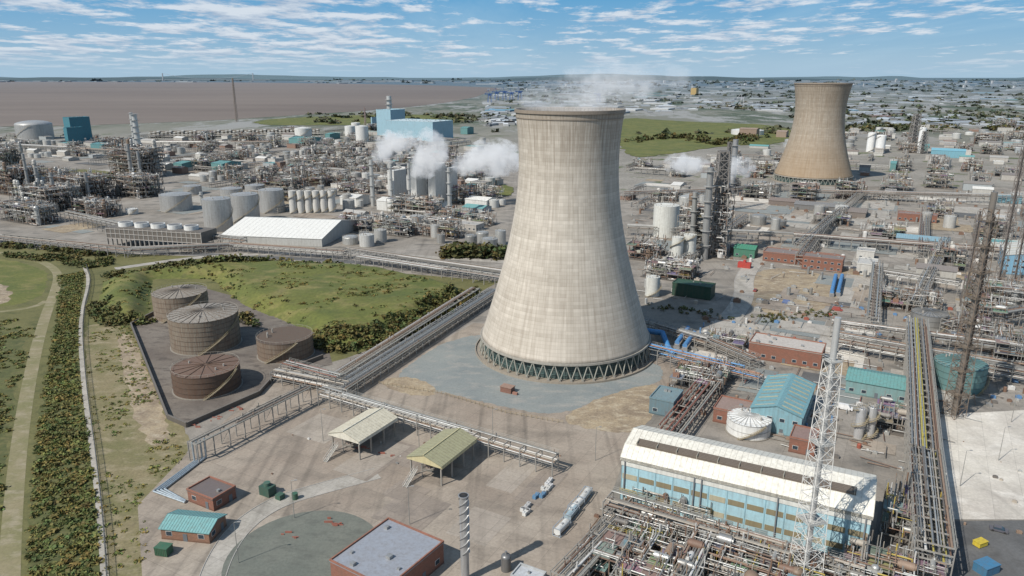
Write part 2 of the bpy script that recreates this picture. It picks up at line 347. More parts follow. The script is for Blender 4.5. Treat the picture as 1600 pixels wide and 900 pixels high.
scatter('scrub_thicket',TH1,2200,(.7,2.2),(.12,.32),22,1.55,th=-.5)
scatter('scrub_thicket',TH1,330,(.8,2.0),(.4,.7),30,1.25,th=.05)
scatter('scrub_thicket',wpoly([(-60,500),(60,500),(40,560),(12,700),(0,800),(-60,800)]),600,(.7,2.2),(.15,.4),22,1.5,th=-.2)
scatter('scrub_thicket',wpoly([(0,396),(80,400),(170,400),(180,415),(130,420),(90,412),(0,400)]),170,(1.5,3.2),(.6,1.0),26,1.1)
scatter('grass_tussocks',wpoly([(140,505),(205,508),(262,655),(290,730),(225,790),(245,900),(165,900),(152,740),(134,600)]),500,(.5,1.5),(.15,.35),14,1.9,th=-.1)
along('hedge',[(-100,384),(0,385),(90,392),(160,400)],120,4,(2.0,3.6))
along('hedge',[(165,432),(300,425),(400,418),(510,416),(540,418)],220,4,(1.6,3.6),zf=mound_z)
along('hedge',[(370,492),(400,510)],25,4,(1.6,3),zf=mound_z)
along('hedge',[(492,530),(540,545),(600,528),(660,500),(700,478),(730,460)],520,8,(1.0,2.9),k=30,dark=1.15,zf=mound_z)
along('hedge',[(150,480),(175,505),(230,503)],110,5,(1.3,2.8),zf=mound_z,dark=1.1)
scatter('meadow_shrubs',MP,700,(.6,2.6),(.15,.4),20,1.6,lambda x,y:max(0,mound_z(x,y)-.2),th=-.05)
along('tree_belt',[(700,400),(740,398),(785,402)],60,9,(3.5,6),(1.1,1.6),40,.8)
along('tree_belt',[(150,285),(185,280)],24,8,(4,6),(1,1.5),34,.7)
along('tree_belt',[(975,222),(1060,215),(1130,226),(1180,214)],110,24,(6,11),(.7,1.1),24,.8)
along('tree_belt',[(1340,205),(1400,200),(1600,205)],60,18,(7,12),(.8,1.2),20,.8)
along('shrubs',[(1180,500),(1290,490)],60,6,(.7,1.8))
along('shrubs',[(1010,480),(1100,490),(1140,500)],30,5,(.8,2))
# ------------------------------------------------------------------ cooling towers
def m_tower(name,dark=(.2,.16,.12),dk=.25,H=107.,base=((.56,.515,.455),(.48,.44,.385))):
    m,nt,b=newmat(name); tc=nt.nodes.new('ShaderNodeTexCoord').outputs['Object']
    sp=nt.nodes.new('ShaderNodeSeparateXYZ'); nt.links.new(tc,sp.inputs[0]); X,Y,Z=sp.outputs
    ang=ma(nt,'ARCTAN2',Y,X)
    cb=nt.nodes.new('ShaderNodeCombineXYZ'); nt.links.new(ma(nt,'MULTIPLY',ang,22),cb.inputs[0]); nt.links.new(ma(nt,'MULTIPLY',Z,.04),cb.inputs[1])
    st=noise(nt,cb.outputs[0],1.2,6,.7)
    c=mix(nt,ramp(nt,noise(nt,tc,.05,5,.6),.35,.65),base[0],base[1])
    wn=nt.nodes.new('ShaderNodeTexWhiteNoise'); wn.noise_dimensions='1D'; nt.links.new(ma(nt,'FLOOR',ma(nt,'DIVIDE',Z,1.45)),wn.inputs['W'])
    c=mix(nt,.5,c,ramp(nt,wn.outputs[0],0,1,(.80,.79,.77),(1.08,1.08,1.08)),'MULTIPLY')
    cb2=nt.nodes.new('ShaderNodeCombineXYZ'); nt.links.new(ma(nt,'FLOOR',ma(nt,'MULTIPLY',ang,11)),cb2.inputs[0]); nt.links.new(ma(nt,'FLOOR',ma(nt,'DIVIDE',Z,1.45)),cb2.inputs[1])
    w2=nt.nodes.new('ShaderNodeTexWhiteNoise'); nt.links.new(cb2.outputs[0],w2.inputs['Vector'])
    c=mix(nt,.6,c,ramp(nt,w2.outputs[0],0,1,(.84,.83,.81),(1.08,1.08,1.07)),'MULTIPLY')
    fr=ma(nt,'FRACT',ma(nt,'DIVIDE',Z,1.45)); c=mix(nt,.75,c,ramp(nt,fr,.0,.2,(.76,.75,.73),(1,1,1)),'MULTIPLY')
    fa=ma(nt,'FRACT',ma(nt,'MULTIPLY',ang,11)); c=mix(nt,.7,c,ramp(nt,fa,.0,.1,(.8,.79,.77),(1,1,1)),'MULTIPLY')
    c=mix(nt,ramp(nt,st,.44,.72,(0,0,0),(dk+.32,)*3),c,dark)
    cb3=nt.nodes.new('ShaderNodeCombineXYZ'); nt.links.new(ma(nt,'MULTIPLY',ang,40),cb3.inputs[0]); nt.links.new(ma(nt,'MULTIPLY',Z,.02),cb3.inputs[1])
    c=mix(nt,.6,c,ramp(nt,noise(nt,cb3.outputs[0],1,4,.6),.35,.65,(.84,.83,.82),(1.1,1.1,1.1)),'MULTIPLY')
    f=ma(nt,'MULTIPLY',mrange(nt,Z,H*.66,H),ramp(nt,st,.35,.6)); f=ma(nt,'MULTIPLY',f,.65); c=mix(nt,f,c,(.19,.15,.11))
    c=mix(nt,ma(nt,'MULTIPLY',mrange(nt,Z,H-3.5,H-1),.45),c,(.14,.11,.08))
    f=ma(nt,'MULTIPLY',mrange(nt,Z,H*.55,5),dk*1.8); c=mix(nt,f,c,(dark[0]*1.25,dark[1]*1.2,dark[2]*1.1))
    nt.links.new(c,b.inputs['Base Color']); b.inputs['Roughness'].default_value=.9
    bump(nt,b,fr,.25,.1); return m
def cooling_tower(cx,cy,H,zb,a,zt,bb,mat,rb,nleg=44):
    e=empty('cooling_tower'); e.location=(cx,cy,0)
    rf=lambda z:a*math.sqrt(1+((z-zt)/bb)**2)
    n=120;k=56;V=[];F=[]
    for j in range(k+1):
        z=zb+(H-zb)*j/k; r=rf(z)
        for i in range(n): V.append((r*math.cos(6.283185*i/n),r*math.sin(6.283185*i/n),z))
    for j in range(k):
        for i in range(n): F.append((j*n+i,j*n+(i+1)%n,(j+1)*n+(i+1)%n,(j+1)*n+i))
    o=len(V)
    for j in range(k+1):
        z=zb+(H-zb)*j/k; r=rf(z)-.7
        for i in range(n): V.append((r*math.cos(6.283185*i/n),r*math.sin(6.283185*i/n),z))
    for j in range(k):
        for i in range(n): F.append((o+(j+1)*n+i,o+(j+1)*n+(i+1)%n,o+j*n+(i+1)%n,o+j*n+i))
    for i in range(n):
        F.append((k*n+i,k*n+(i+1)%n,o+k*n+(i+1)%n,o+k*n+i)); F.append((o+i,o+(i+1)%n,(i+1)%n,i))
    sh=rawmesh('shell',V,F,mat,True); sh.parent=e
    b=MB(); cc=(.34,.32,.28); r1=rf(zb)
    for (zz,dr,hh) in ((H-1.2,.5,1.3),(H-3.4,.25,.4),(zb-.3,.3,.9)):
        r=rf(zz)+dr; vs=[];fs=[]
        for i in range(n):
            c_,s_=math.cos(6.283185*i/n),math.sin(6.283185*i/n)
            vs+=[(r*c_,r*s_,zz),(r*c_,r*s_,zz+hh),((r-dr-.2)*c_,(r-dr-.2)*s_,zz+hh),((r-dr-.2)*c_,(r-dr-.2)*s_,zz)]
        for i in range(n):
            p=i*4;q=((i+1)%n)*4
            for t in range(4): fs.append((p+t,q+t,q+(t+1)%4,p+(t+1)%4))
        b.add(vs,fs,(.24,.20,.16) if zz>50 else cc)
    rr=rf(H)+.1
    for i in range(90):
        t=i/90*6.283185;t2=(i+1)/90*6.283185
        b.beam((rr*math.cos(t),rr*math.sin(t),H+.1),(rr*math.cos(t),rr*math.sin(t),H+1.1),.06,(.3,.3,.3))
        b.beam((rr*math.cos(t),rr*math.sin(t),H+1.1),(rr*math.cos(t2),rr*math.sin(t2),H+1.1),.06,(.3,.3,.3))
    b.make('rim_and_ring_beam',e)
    b=MB()
    for i in range(nleg):
        t0=i/nleg*6.283185; t1=(i+.5)/nleg*6.283185; t2=(i+1)/nleg*6.283185
        p=((rb)*math.cos(t0),(rb)*math.sin(t0),.6); q=((r1-.2)*math.cos(t1),(r1-.2)*math.sin(t1),zb); s_=((rb)*math.cos(t2),(rb)*math.sin(t2),.6)
        b.tube(p,q,.26,(.30,.30,.26),0,6); b.tube(s_,q,.26,(.30,.30,.26),0,6)
        b.box(p[0]-.5,p[0]+.5,p[1]-.5,p[1]+.5,0,.8,(.3,.28,.25))
    b.make('legs',e)
    b=MB()
    b.cyl(0,0,.2,zb-.2,rb-2.6,(.045,.085,.085),0,72,r1-1.6)
    for i in range(88):
        t=i/88*6.283185; b.beam(((rb-2.4)*math.cos(t),(rb-2.4)*math.sin(t),.3),((r1-1.4)*math.cos(t),(r1-1.4)*math.sin(t),zb-.3),.13,(.14,.22,.21))
    for zz in (2.2,4.4):
        for i in range(72):
            t=i/72*6.283185;t2=(i+1)/72*6.283185;r=rb-2.3+(zz/zb)*(r1-rb+.9)
            b.beam((r*math.cos(t),r*math.sin(t),zz),(r*math.cos(t2),r*math.sin(t2),zz),.13,(.14,.22,.21))
    b.make('fill_pack',e)
    b=MB(); n2=96; vs=[];fs=[]
    prof=[(rb+2.2,0),(rb+2.2,.9),(rb+1.8,.9),(rb+1.8,.3),(rb-6,.3)]
    for i in range(n2):
        c_,s_=math.cos(6.283185*i/n2),math.sin(6.283185*i/n2)
        for r,z in prof: vs.append((r*c_,r*s_,z))
    for i in range(n2):
        for t in range(4):
            p=i*5+t;q=((i+1)%n2)*5+t; fs.append((p,q,q+1,p+1))
    b.add(vs,fs,(.30,.26,.21)); b.make('basin_wall',e)
    return e
TW=m_tower('tower_concrete',dk=.10); TW2=m_tower('tower_concrete_brown',(.21,.145,.085),.33,113,((.37,.325,.27),(.33,.285,.23)))
cooling_tower(24.2,315,107,7.2,21.3,86,53,TW,38.9,52)
cooling_tower(362,883,113,7,27.8,80,59,TW2,45.5,50)
# ------------------------------------------------------------------ tanks
def tank(name,x,y,r,h,col,roof='cone',m=P_,stair=True,near=False,rh=None,ribs=24,rc=None):
    b=MB(x,y); n=56 if near else 24
    b.cyl(0,0,0,h,r,col,m,n,cap=False)
    b.cyl(0,0,0,.35,r+.5,(.25,.23,.2),0,n)
    if near:
        k=int(h/2.2)
        for i in range(1,k+1): b.cyl(0,0,h*i/k-.15,h*i/k,r+.12,tuple(v*.55 for v in col),m,n)
    rc=rc or tuple(min(1,v*1.05) for v in col); rh=rh or r*.14
    if roof=='cone':
        b.cyl(0,0,h,h+rh,r,rc,m,n,r*.04)
        if near:
            for i in range(ribs):
                t=i/ribs*6.283; b.beam((r*math.cos(t),r*math.sin(t),h+.1),(r*.06*math.cos(t),r*.06*math.sin(t),h+rh+.1),.2,tuple(v*.55 for v in rc),m)
    elif roof=='dome': b.dome(0,0,h,r,rh*1.6,rc,m,n,5)
    else:
        b.cyl(0,0,h-1.6,h-1.5,r-.1,rc,m,n); b.cyl(0,0,h-.02,h-.01,r,col,m,n,r-.2,False)
    nn=28 if near else 14
    for i in range(nn):
        t=i/nn*6.283;t2=(i+1)/nn*6.283; w=.07 if near else .14
        b.beam((r*math.cos(t),r*math.sin(t),h),(r*math.cos(t),r*math.sin(t),h+1.1),w,(.38,.35,.30)); b.beam((r*math.cos(t),r*math.sin(t),h+1.1),(r*math.cos(t2),r*math.sin(t2),h+1.1),w,(.38,.35,.30))
    if stair:
        ns=int(h*3); t0=R.uniform(-2.6,-1.2); rs=r+.6
        for i in range(ns):
            t=t0+i/ns*h/r*1.6; z=h*i/ns; X=rs*math.cos(t);Y=rs*math.sin(t); b.box(X-.45,X+.45,Y-.45,Y+.45,z,z+.1,(.28,.24,.17))
            if i%3==0 and i+3<=ns:
                t2=t0+(i+3)/ns*h/r*1.6; r2=rs+.5; b.beam((r2*math.cos(t),r2*math.sin(t),z+1.1),(r2*math.cos(t2),r2*math.sin(t2),z+3*h/ns+1.1),.08,(.42,.34,.18)); b.beam((r2*math.cos(t),r2*math.sin(t),z),(r2*math.cos(t),r2*math.sin(t),z+1.1),.07,(.42,.34,.18))
    for i in range(3):
        t=R.uniform(0,6.28); b.cyl(r*.6*math.cos(t),r*.6*math.sin(t),h,h+rh*.6+.8,.35,(.35,.33,.3),0,8)
    return b.make(name)
tank('storage_tank',-172.6,364,13.3,13,(.25,.21,.165),'cone',RU,True,True,1.4,24,(.32,.30,.26))
tank('storage_tank',-142.7,321,15.2,15.4,(.22,.19,.15),'cone',RU,True,True,1.6,24,(.32,.305,.27))
tank('storage_tank',-101.7,308,12.1,9,(.19,.15,.115),'float',RU,True,True,None,24,(.26,.23,.19))
tank('storage_tank',-122.5,272,12.8,9,(.10,.065,.048),'cone',RU,True,True,.7,14,(.16,.105,.08))
def tank_px(u,vb,w,vt,col=(.6,.6,.58),roof='cone',m=P_,name='storage_tank',near=False):
    Yf=148470/(vb-120)-34.6; r=w/2*DEP(Yf)/1142; Y=Yf+r; X=(u-800)/1142*DEP(Y,8); h=HT(Y,vt)
    return tank(name,X,Y,r,max(3,h),col,roof,m,True,near)
for t in [(275,332,48,303),(341,363,43,310),(384,350,42,303),(425,334,38,296),(362,318,34,294),(300,305,28,290),(398,306,30,289),(55,219,52,194)]:
    tank_px(*t,col=(.46,.46,.45),roof='dome' if t[0]==55 else 'cone',m=M_)
for u in (458,470,482,494,506,518): tank_px(u,334-(u-458)*.03,12,298,(.55,.54,.51),name='silo')
for t in [(474,216,26,200),(547,213,16,197),(566,222,20,197),(556,205,14,192),(205,336,18,326),(1168,212,50,203)]: tank_px(*t,col=(.62,.62,.6))
for t in [(1040,373,40,320),(1058,412,18,370),(1077,410,20,366),(1020,465,22,432)]: tank_px(*t,col=(.58,.58,.54))
tank_px(1172,690,68,652,(.72,.72,.70),'cone',P_,'storage_tank',True)
tank_px(1453,520,52,488,(.34,.34,.33),'cone',M_,near=True); tank_px(1500,618,76,566,(.11,.22,.22),'cone',P_,near=True)
for t in [(1345,688,14,638),(1362,686,14,636)]: tank_px(*t,col=(.62,.62,.62),name='pressure_vessel',roof='dome',m=M_)
for t in [(1375,240,14,212),(1360,238,12,208),(1438,240,10,200)]: tank_px(*t,col=(.75,.75,.74),name='silo',roof='dome')
b=MB()
def wall_line(b,pts,h,t,c,m=0,cap=True):
    for a,q in zip(pts[:-1],pts[1:]):
        L=math.dist(a,q); b.frame(a[0],a[1],0,math.atan2(q[1]-a[1],q[0]-a[0])); b.box(0,L,-t/2,t/2,0,h,c,m)
        if cap: b.box(-.05,L+.05,-t/2-.08,t/2+.08,h,h+.15,tuple(v*1.5 for v in c),m)
    b.frame()
wall_line(b,wpoly([(240,492),(205,510),(262,655),(292,668),(405,618),(432,588),(505,560)]),1.8,.5,(.10,.09,.08)); b.make('bund_wall')
# low timber fence round the gravel apron
b=MB(); P=wpoly([(592,600),(690,616),(790,646),(880,662)])
for a,q in zip(P[:-1],P[1:]):
    L=math.dist(a,q); b.frame(a[0],a[1],0,math.atan2(q[1]-a[1],q[0]-a[0])); n=int(L/2)
    for i in range(n): b.box(i*L/n,i*L/n+.15,-.08,.08,0,1.3,(.34,.27,.18))
    for z in (.5,1.1): b.box(0,L,.08,.13,z,z+.12,(.36,.29,.19))
b.frame(); b.make('timber_fence')
# ------------------------------------------------------------------ buildings
def building(name,cx,cy,w,d,h,roofc,wallc,roof='flat',ang=GA,rh=2,wm=P_,ribs=1.5,ax=0,win=True,lights=0,door=(.12,.14,.16),wst=4.0):
    e=empty(name); b=MB(cx,cy,0,ang); x,y=w/2,d/2
    b.box(-x,x,-y,y,0,h,wallc,wm); b.box(-x-.06,x+.06,-y-.06,y+.06,0,.5,tuple(v*.6 for v in wallc),P_)
    if roof=='gable':
        if ax==0: b.add([(-x,-y,h),(-x,0,h+rh),(-x,y,h),(x,-y,h),(x,0,h+rh),(x,y,h)],[(0,1,2),(5,4,3)],wallc,wm)
        else: b.add([(-x,-y,h),(0,-y,h+rh),(x,-y,h),(-x,y,h),(0,y,h+rh),(x,y,h)],[(2,1,0),(3,4,5)],wallc,wm)
    b.make('walls',e); b=MB(cx,cy,0,ang)
    if roof=='gable':
        A,B=b.gable(-x,x,-y,y,h+.02,rh,roofc,ax,ribs=ribs)
        if ribs:
          for i in range(lights):
            t=(i+.6)/(lights+.2)
            for k in (0,1):
                lc=R.choice([(.42,.38,.24),(.24,.24,.19),(.34,.36,.3)])
                p=[A[k][j]+(B[k][j]-A[k][j])*t for j in range(3)]; q=[A[k+1][j]+(B[k+1][j]-A[k+1][j])*t for j in range(3)]
                b.beam([p[j]*.85+q[j]*.15+(.05 if j==2 else 0) for j in range(3)],[p[j]*.12+q[j]*.88+(.05 if j==2 else 0) for j in range(3)],.6,lc)
    else:
        b.box(-x-.15,x+.15,-y-.15,y+.15,h+.01,h+.25,tuple(v*.8 for v in roofc))
        b.box(-x+.3,x-.3,-y+.3,y-.3,h+.25,h+.3,roofc)
        for s_ in ((-x-.15,x+.15,-y-.15,-y+.2),(-x-.15,x+.15,y-.2,y+.15),(-x-.15,-x+.2,-y+.2,y-.2),(x-.2,x+.15,-y+.2,y-.2)): b.box(*s_,h+.25,h+.7,tuple(min(.8,v*1.2) for v in wallc),wm)
        for i in range(int(w*d/90)+1):
            a=R.uniform(-x+2,x-2) if x>2.5 else 0; c_=R.uniform(-y+1.5,y-1.5) if y>2 else 0; s_=R.uniform(.3,.7); b.box(a-s_,a+s_,c_-s_,c_+s_,h+.3,h+.5+s_,(.40,.40,.39),M_)
    b.make('roof',e)
    if win:
        b=MB(cx,cy,0,ang); f=MB(cx,cy,0,ang)
        for side in range(4):
            L=w if side%2==0 else d; n=int(L/wst)
            for fl in range(max(1,int(h/4))):
                for i in range(n):
                    t=-L/2+(i+.5)*L/n; z=fl*3.6+1.4
                    def bx(t0,t1,z0,z1,o,c,m,B):
                        if side==0: B.box(t0,t1,-y-o,-y+.02,z0,z1,c,m)
                        elif side==2: B.box(t0,t1,y-.02,y+o,z0,z1,c,m)
                        elif side==1: B.box(x-.02,x+o,t0,t1,z0,z1,c,m)
                        else: B.box(-x-o,-x+.02,t0,t1,z0,z1,c,m)
                    if fl==0 and i==n//2: bx(t-.6,t+.6,.05,2.3,.1,door,P_,f)
                    else:
                        bx(t-.9,t+.9,z-.08,z+1.3,.05,(.6,.6,.58),P_,f); bx(t-.8,t+.8,z,z+1.2,.08,(0,0,0),GL,b)
        if b.F: b.make('windows',e)
        if f.F: f.make('frames_and_doors',e)
    return e
TEAL=(.13,.31,.31);BRK=(.25,.11,.075);WHT=(.66,.65,.62)
building('brick_building',-88.4,190,11,8,3.6,(.14,.115,.11),BRK,wm=BR,ang=GA)
building('teal_roof_building',-87,174,14,8.5,3.2,(.17,.36,.36),(.26,.14,.09),'gable',ang=GA+.35,rh=1.6,wm=BR,ribs=.8)
building('brick_building',-31,157,18.6,21,6,(.27,.29,.33),BRK,wm=BR,ang=math.radians(-33),wst=5)
b=MB(-91,164.5,0,GA+.3); b.box(-1.8,1.8,-1.3,1.3,.2,2.4,(.03,.10,.055)); b.box(-1.9,1.9,-1.4,1.4,2.4,2.55,(.04,.12,.07))
for i in range(8): b.box(-1.75+i*.5,-1.65+i*.5,-1.36,-1.3,.3,2.3,(.02,.08,.04))
b.make('green_kiosk')
b=MB(-73,193,0,GA); b.box(-2,2,-1.5,1.5,0,3,(.03,.08,.06)); b.cyl(0,0,3,4,1,(.05,.12,.09)); b.box(4,6,-1,1,0,1.6,(.04,.10,.07)); b.cyl(9,2,0,2,.9,(.04,.11,.07)); b.make('green_plant_box')
def hall():
    e=empty('process_hall'); a=math.radians(-27); L=65; D=20
    b=MB(31.8,189,0,a); bl=(.36,.55,.61)
    prof=[(0,0),(0,13.2),(0.0,14.6),(3.2,17.2),(11,18.7),(D,15.5),(D,0)]
    b.add([(x,y,z) for x in (0,L) for y,z in prof],[tuple(range(7)),tuple(range(13,6,-1))],bl)
    b.add([(0,0,0),(L,0,0),(L,0,14.6),(0,0,14.6)],[(0,1,2,3)],bl); b.add([(0,D,0),(L,D,0),(L,D,15.5),(0,D,15.5)],[(3,2,1,0)],bl)
    for x in range(0,66,5): b.box(x-.12 if x else 0,x+.12,-.1,.02,0,14.5,(.25,.42,.48))
    b.box(-.15,L+.15,-.2,-.1,12.2,14.5,(.66,.65,.60))
    b.make('walls',e)
    b=MB(31.8,189,0,a); wc=(.72,.69,.61)
    P=[(-.5,14.1),(-.5,14.8),(3.2,17.3),(11,18.85),(D+.5,15.5)]
    for (y0,z0),(y1,z1) in zip(P[:-1],P[1:]):
        b.add([(-.5,y0,z0),(L+.5,y0,z0),(L+.5,y1,z1),(-.5,y1,z1),(-.5,y0,z0-.3),(L+.5,y0,z0-.3),(L+.5,y1,z1-.3),(-.5,y1,z1-.3)],[(0,1,2,3),(7,6,5,4),(4,5,1,0),(1,5,6,2),(0,3,7,4)],wc)
        for i in range(44):
            x=-.4+i*1.53; b.beam((x,y0-.02,z0+.04),(x,y1-.02,z1+.04),.05,(.50,.48,.42))
    dk=(.12,.095,.075); y0,z0,y1,z1=3.5,17.42,6.1,17.95
    b.add([(3,y0,z0+.5),(61,y0,z0+.5),(61,y1,z1+.5),(3,y1,z1+.5),(3,y0,z0-.2),(61,y0,z0-.2),(61,y1,z1-.2),(3,y1,z1-.2)],[(0,1,2,3),(4,5,1,0),(1,5,6,2),(3,2,6,7),(4,0,3,7)],dk)
    for i in range(11): b.box(3+i*5.75,3.25+i*5.75,y0-.1,y1+.1,17.4,18.5,(.3,.28,.23))
    for k in range(4): b.beam((3,y0+.3+k*.6,z0+.55+k*.12),(61,y0+.3+k*.6,z0+.55+k*.12),.06,(.25,.22,.18))
    b.make('roof',e)
    b=MB(31.8,189,0,a)
    for z in (3.2,8.0):
        for i in range(13):
            x=.35+i*5; b.box(x,x+4.3,-.12,-.02,z,z+1.6,(.24,.20,.12) if (i*7)%5 else (.42,.38,.27))
    for i in range(7): b.box(2+i*9,5.2+i*9,-.15,-.02,0,3,(.2,.28,.3))
    b.box(L+.01,L+.12,3,8,0,5,(.3,.34,.36)); b.box(L+.01,L+.12,11,17,7,9,(.2,.18,.12))
    b.make('windows_and_doors',e)
    b=MB(31.8,189,0,a)
    for x in (1,21,23,43,64): b.tube((x,-.35,0),(x,-.35,14.0),.22,(.2,.21,.22),0,6)
    b.make('downpipes',e)
hall()
def bp(name,u,v,w,d,h,rc,wc,**k):
    x,y=G(u,v); return building(name,x,y,w,d,h,rc,wc,**k)
bp('teal_roof_workshop',1222,650,17,32,8,(.17,.34,.38),(.20,.36,.41),roof='gable',rh=2.6,ax=1,ribs=1.2,lights=9,win=True)
bp('brick_building',1228,560,30,14,7,(.48,.44,.40),BRK,wm=BR)
bp('teal_roof_workshop',1370,612,22,15,5.5,(.13,.30,.29),(.18,.30,.30),roof='gable',rh=2,ribs=1.2)
bp('brick_building',1150,655,14,12,5,(.28,.2,.17),BRK,wm=BR)
bp('brick_building',1255,700,8,10,5,(.25,.17,.15),BRK,wm=BR)
bp('brick_building',1250,410,46,15,6,(.22,.18,.165),BRK,wm=BR); bp('brick_building',1285,420,24,12,8,(.2,.17,.155),BRK,wm=BR)
bp('brick_building',1432,345,30,12,6,(.24,.17,.15),BRK,wm=BR)
bp('green_shed',1165,400,14,12,6,(.05,.22,.14),(.05,.18,.12),roof='gable'); bp('dark_green_container_block',1083,462,22,10,7,(.02,.07,.045),(.015,.055,.035),win=False)
bp('brick_building',1040,640,9,12,6,(.17,.24,.26),(.12,.19,.22))
bp('blue_clad_building',1590,420,20,40,12,(.55,.55,.52),(.16,.33,.46),roof='gable',ax=1,lights=5)
bp('teal_roof_building',1440,385,34,14,6,(.2,.33,.40),(.3,.3,.3),roof='gable')
building('white_roof_warehouse',-172,566,80,74,6,(.74,.73,.69),(.42,.42,.40),roof='gable',ang=math.radians(-10),rh=7,ribs=4,win=False)
x,y=G(255,385); b=MB(x,y,0,math.radians(-14))
b.box(-40,40,-9,9,6,14,(.13,.115,.10))
for i in range(21): b.box(-40+i*4-.3,-40+i*4+.3,-9.2,-9,0,14,(.33,.32,.30)); b.box(-40+i*4-.3,-40+i*4+.3,-8.6,-8,0,6,(.33,.32,.3))
for z in (6,9.5,13): b.box(-40.2,40.2,-9.35,-9.1,z,z+.5,(.40,.37,.34))
for i in range(5): b.cyl(-30+i*14,0,14,17,5,(.7,.7,.68),0,20); b.cyl(-30+i*14,0,17.0,17.05,4.2,(.15,.15,.15),0,20)
b.make('air_cooler_bank')
def box_px(name,u,vb,w,vt,dep,rc,wc,**k):
    Y=148470/(vb-120)-34.6; W=w*DEP(Y)/1142; ww=max(3,(W-dep*.48)/.87); h=HT(Y,vt); Y2=Y+dep*.5
    return building(name,(u-800)/1142*DEP(Y2),Y2,ww,dep,max(3,h),rc,wc,win=k.pop('win',False),**k)
LB=(.34,.50,.56); LW=(.28,.44,.52)
box_px('blue_clad_building',655,220,108,190,70,(.50,.60,.63),LW); box_px('blue_clad_building',612,212,42,172,50,LB,LW); box_px('blue_clad_building',590,206,15,184,40,LB,LW)
box_px('teal_building',125,222,30,184,40,(.05,.2,.24),(.04,.18,.23)); box_px('teal_building',118,226,20,200,30,(.05,.2,.24),(.04,.18,.23))
for t in [(622,318,26,268,20),(655,322,22,262,16),(684,322,26,258,18),(706,318,18,264,14),(641,306,14,276,12)]:
    box_px('power_station_block',*t,(.56,.56,.54),(.54,.54,.52),roof='flat')
for t in [(555,322,44,309,20),(612,330,44,315,20),(675,336,50,320,22),(752,324,50,313,20),(740,292,26,283,14)]: box_px('turbine_hall',*t,(.70,.69,.66),(.6,.6,.58),roof='gable')
for t in [(294,268,34,256,30,TEAL),(355,272,40,256,30,TEAL),(375,250,26,240,20,TEAL),(478,226,50,217,40,TEAL),(520,218,20,210,30,TEAL),(165,236,40,226,30,(.12,.3,.32)),(1060,300,30,290,24,WHT),(1395,268,24,256,30,TEAL),(1480,247,60,236,40,(.2,.45,.55)),(1440,236,30,228,30,TEAL),(1170,216,34,202,30,(.33,.24,.18)),(1222,215,24,206,30,(.36,.27,.21)),(1275,330,70,322,20,(.2,.2,.2)),(1225,322,50,315,16,(.21,.17,.15)),(1330,340,60,332,26,(.22,.19,.17)),(1570,318,50,310,20,(.2,.38,.45)),(1085,148,14,138,60,(.5,.36,.15)),(500,245,40,238,24,(.5,.5,.48)),(730,210,20,200,26,TEAL)]:
    box_px('industrial_shed',*t[:5],t[5],tuple(v*.8 for v in t[5]),roof='gable',rh=2)
# ------------------------------------------------------------------ stacks, lattice structures
def lattice(b,x,y,z0,z1,w0,w1,n,th,c,m=0):
    P=lambda z,i:(x+(w0+(w1-w0)*(z-z0)/(z1-z0))/2*(1 if i in(1,2) else -1),y+(w0+(w1-w0)*(z-z0)/(z1-z0))/2*(1 if i in(2,3) else -1),z)
    for k in range(n):
        a=z0+(z1-z0)*k/n; q=z0+(z1-z0)*(k+1)/n
        for i in range(4):
            j=(i+1)%4; b.beam(P(a,i),P(q,i),th*1.3,c,m); b.beam(P(a,i),P(q,j),th*.7,c,m); b.beam(P(a,j),P(q,i),th*.7,c,m); b.beam(P(q,i),P(q,j),th,c,m)
def stack_px(name,u,vb,vt,w,c=(.45,.45,.43),m=M_,lat=False,n=14):
    x,y=G(u,vb); h=HT(y,vt); r=w/2*DEP(y,h/2)/1142; b=MB(x,y)
    if lat: lattice(b,0,0,0,h,r*2.4,r*1.3,max(6,int(h/6)),max(.15,r*.12),c); b.cyl(0,0,0,h,r*.4,c,m,8)
    else:
        b.cyl(0,0,0,h,r,c,m,n,r*.85)
        for k in range(1,int(h/10)+1):
            b.cyl(0,0,k*10-.3,k*10,r*1.5,(.3,.3,.29),0,n,r*1.5)
    return b.make(name)
b=MB(70.5,150,0,math.radians(15)); wc=(.66,.65,.62)
lattice(b,0,0,0,60,5.8,2.8,18,.12,wc); b.cyl(0,0,0,70,.7,(.60,.60,.59),M_,18)
for z in (20,40,60):
    w=5.8-3.0*z/60; w=w/2+.1; b.box(-w,w,-w,w,z,z+.1,(.4,.4,.38)); b.rail([(-w,-w),(w,-w),(w,w),(-w,w),(-w,-w)],z+.1,(.6,.6,.57),.05,1.1,2)
for i in range(120): b.box(1.0,1.4,-1.1,-1.0,i*.5,i*.5+.06,(.5,.5,.48))
b.make('lattice_supported_stack')
b=MB(-11.6,154); b.cyl(0,0,0,24,1.05,(.45,.45,.45),M_,24)
for k in range(3):
    for i in range(90):
        t=i*.16+k*2.094; t2=t+.16; z=8+i*.175
        b.add([(1.0*math.cos(t),1.0*math.sin(t),z),(1.35*math.cos(t),1.35*math.sin(t),z),(1.35*math.cos(t2),1.35*math.sin(t2),z+.175),(1.0*math.cos(t2),1.0*math.sin(t2),z+.175)],[(0,1,2,3)],(.5,.5,.49),M_)
b.cyl(0,0,23.7,24,1.3,(.4,.4,.4),M_,24); b.cyl(0,0,24.0,24.02,.9,(.02,.02,.02),P_,20); b.make('spiral_strake_flue')
b=MB(-1.5,158); b.cyl(0,0,0,4,1.3,(.2,.2,.2),M_,16); b.dome(0,0,4,1.3,.8,(.2,.2,.2),M_); b.cyl(0,0,4.6,5.5,.3,(.3,.3,.3),M_,8); b.make('vent_vessel')
building('grey_plant_room',4,152,7,5,3,(.45,.47,.49),(.35,.36,.36))
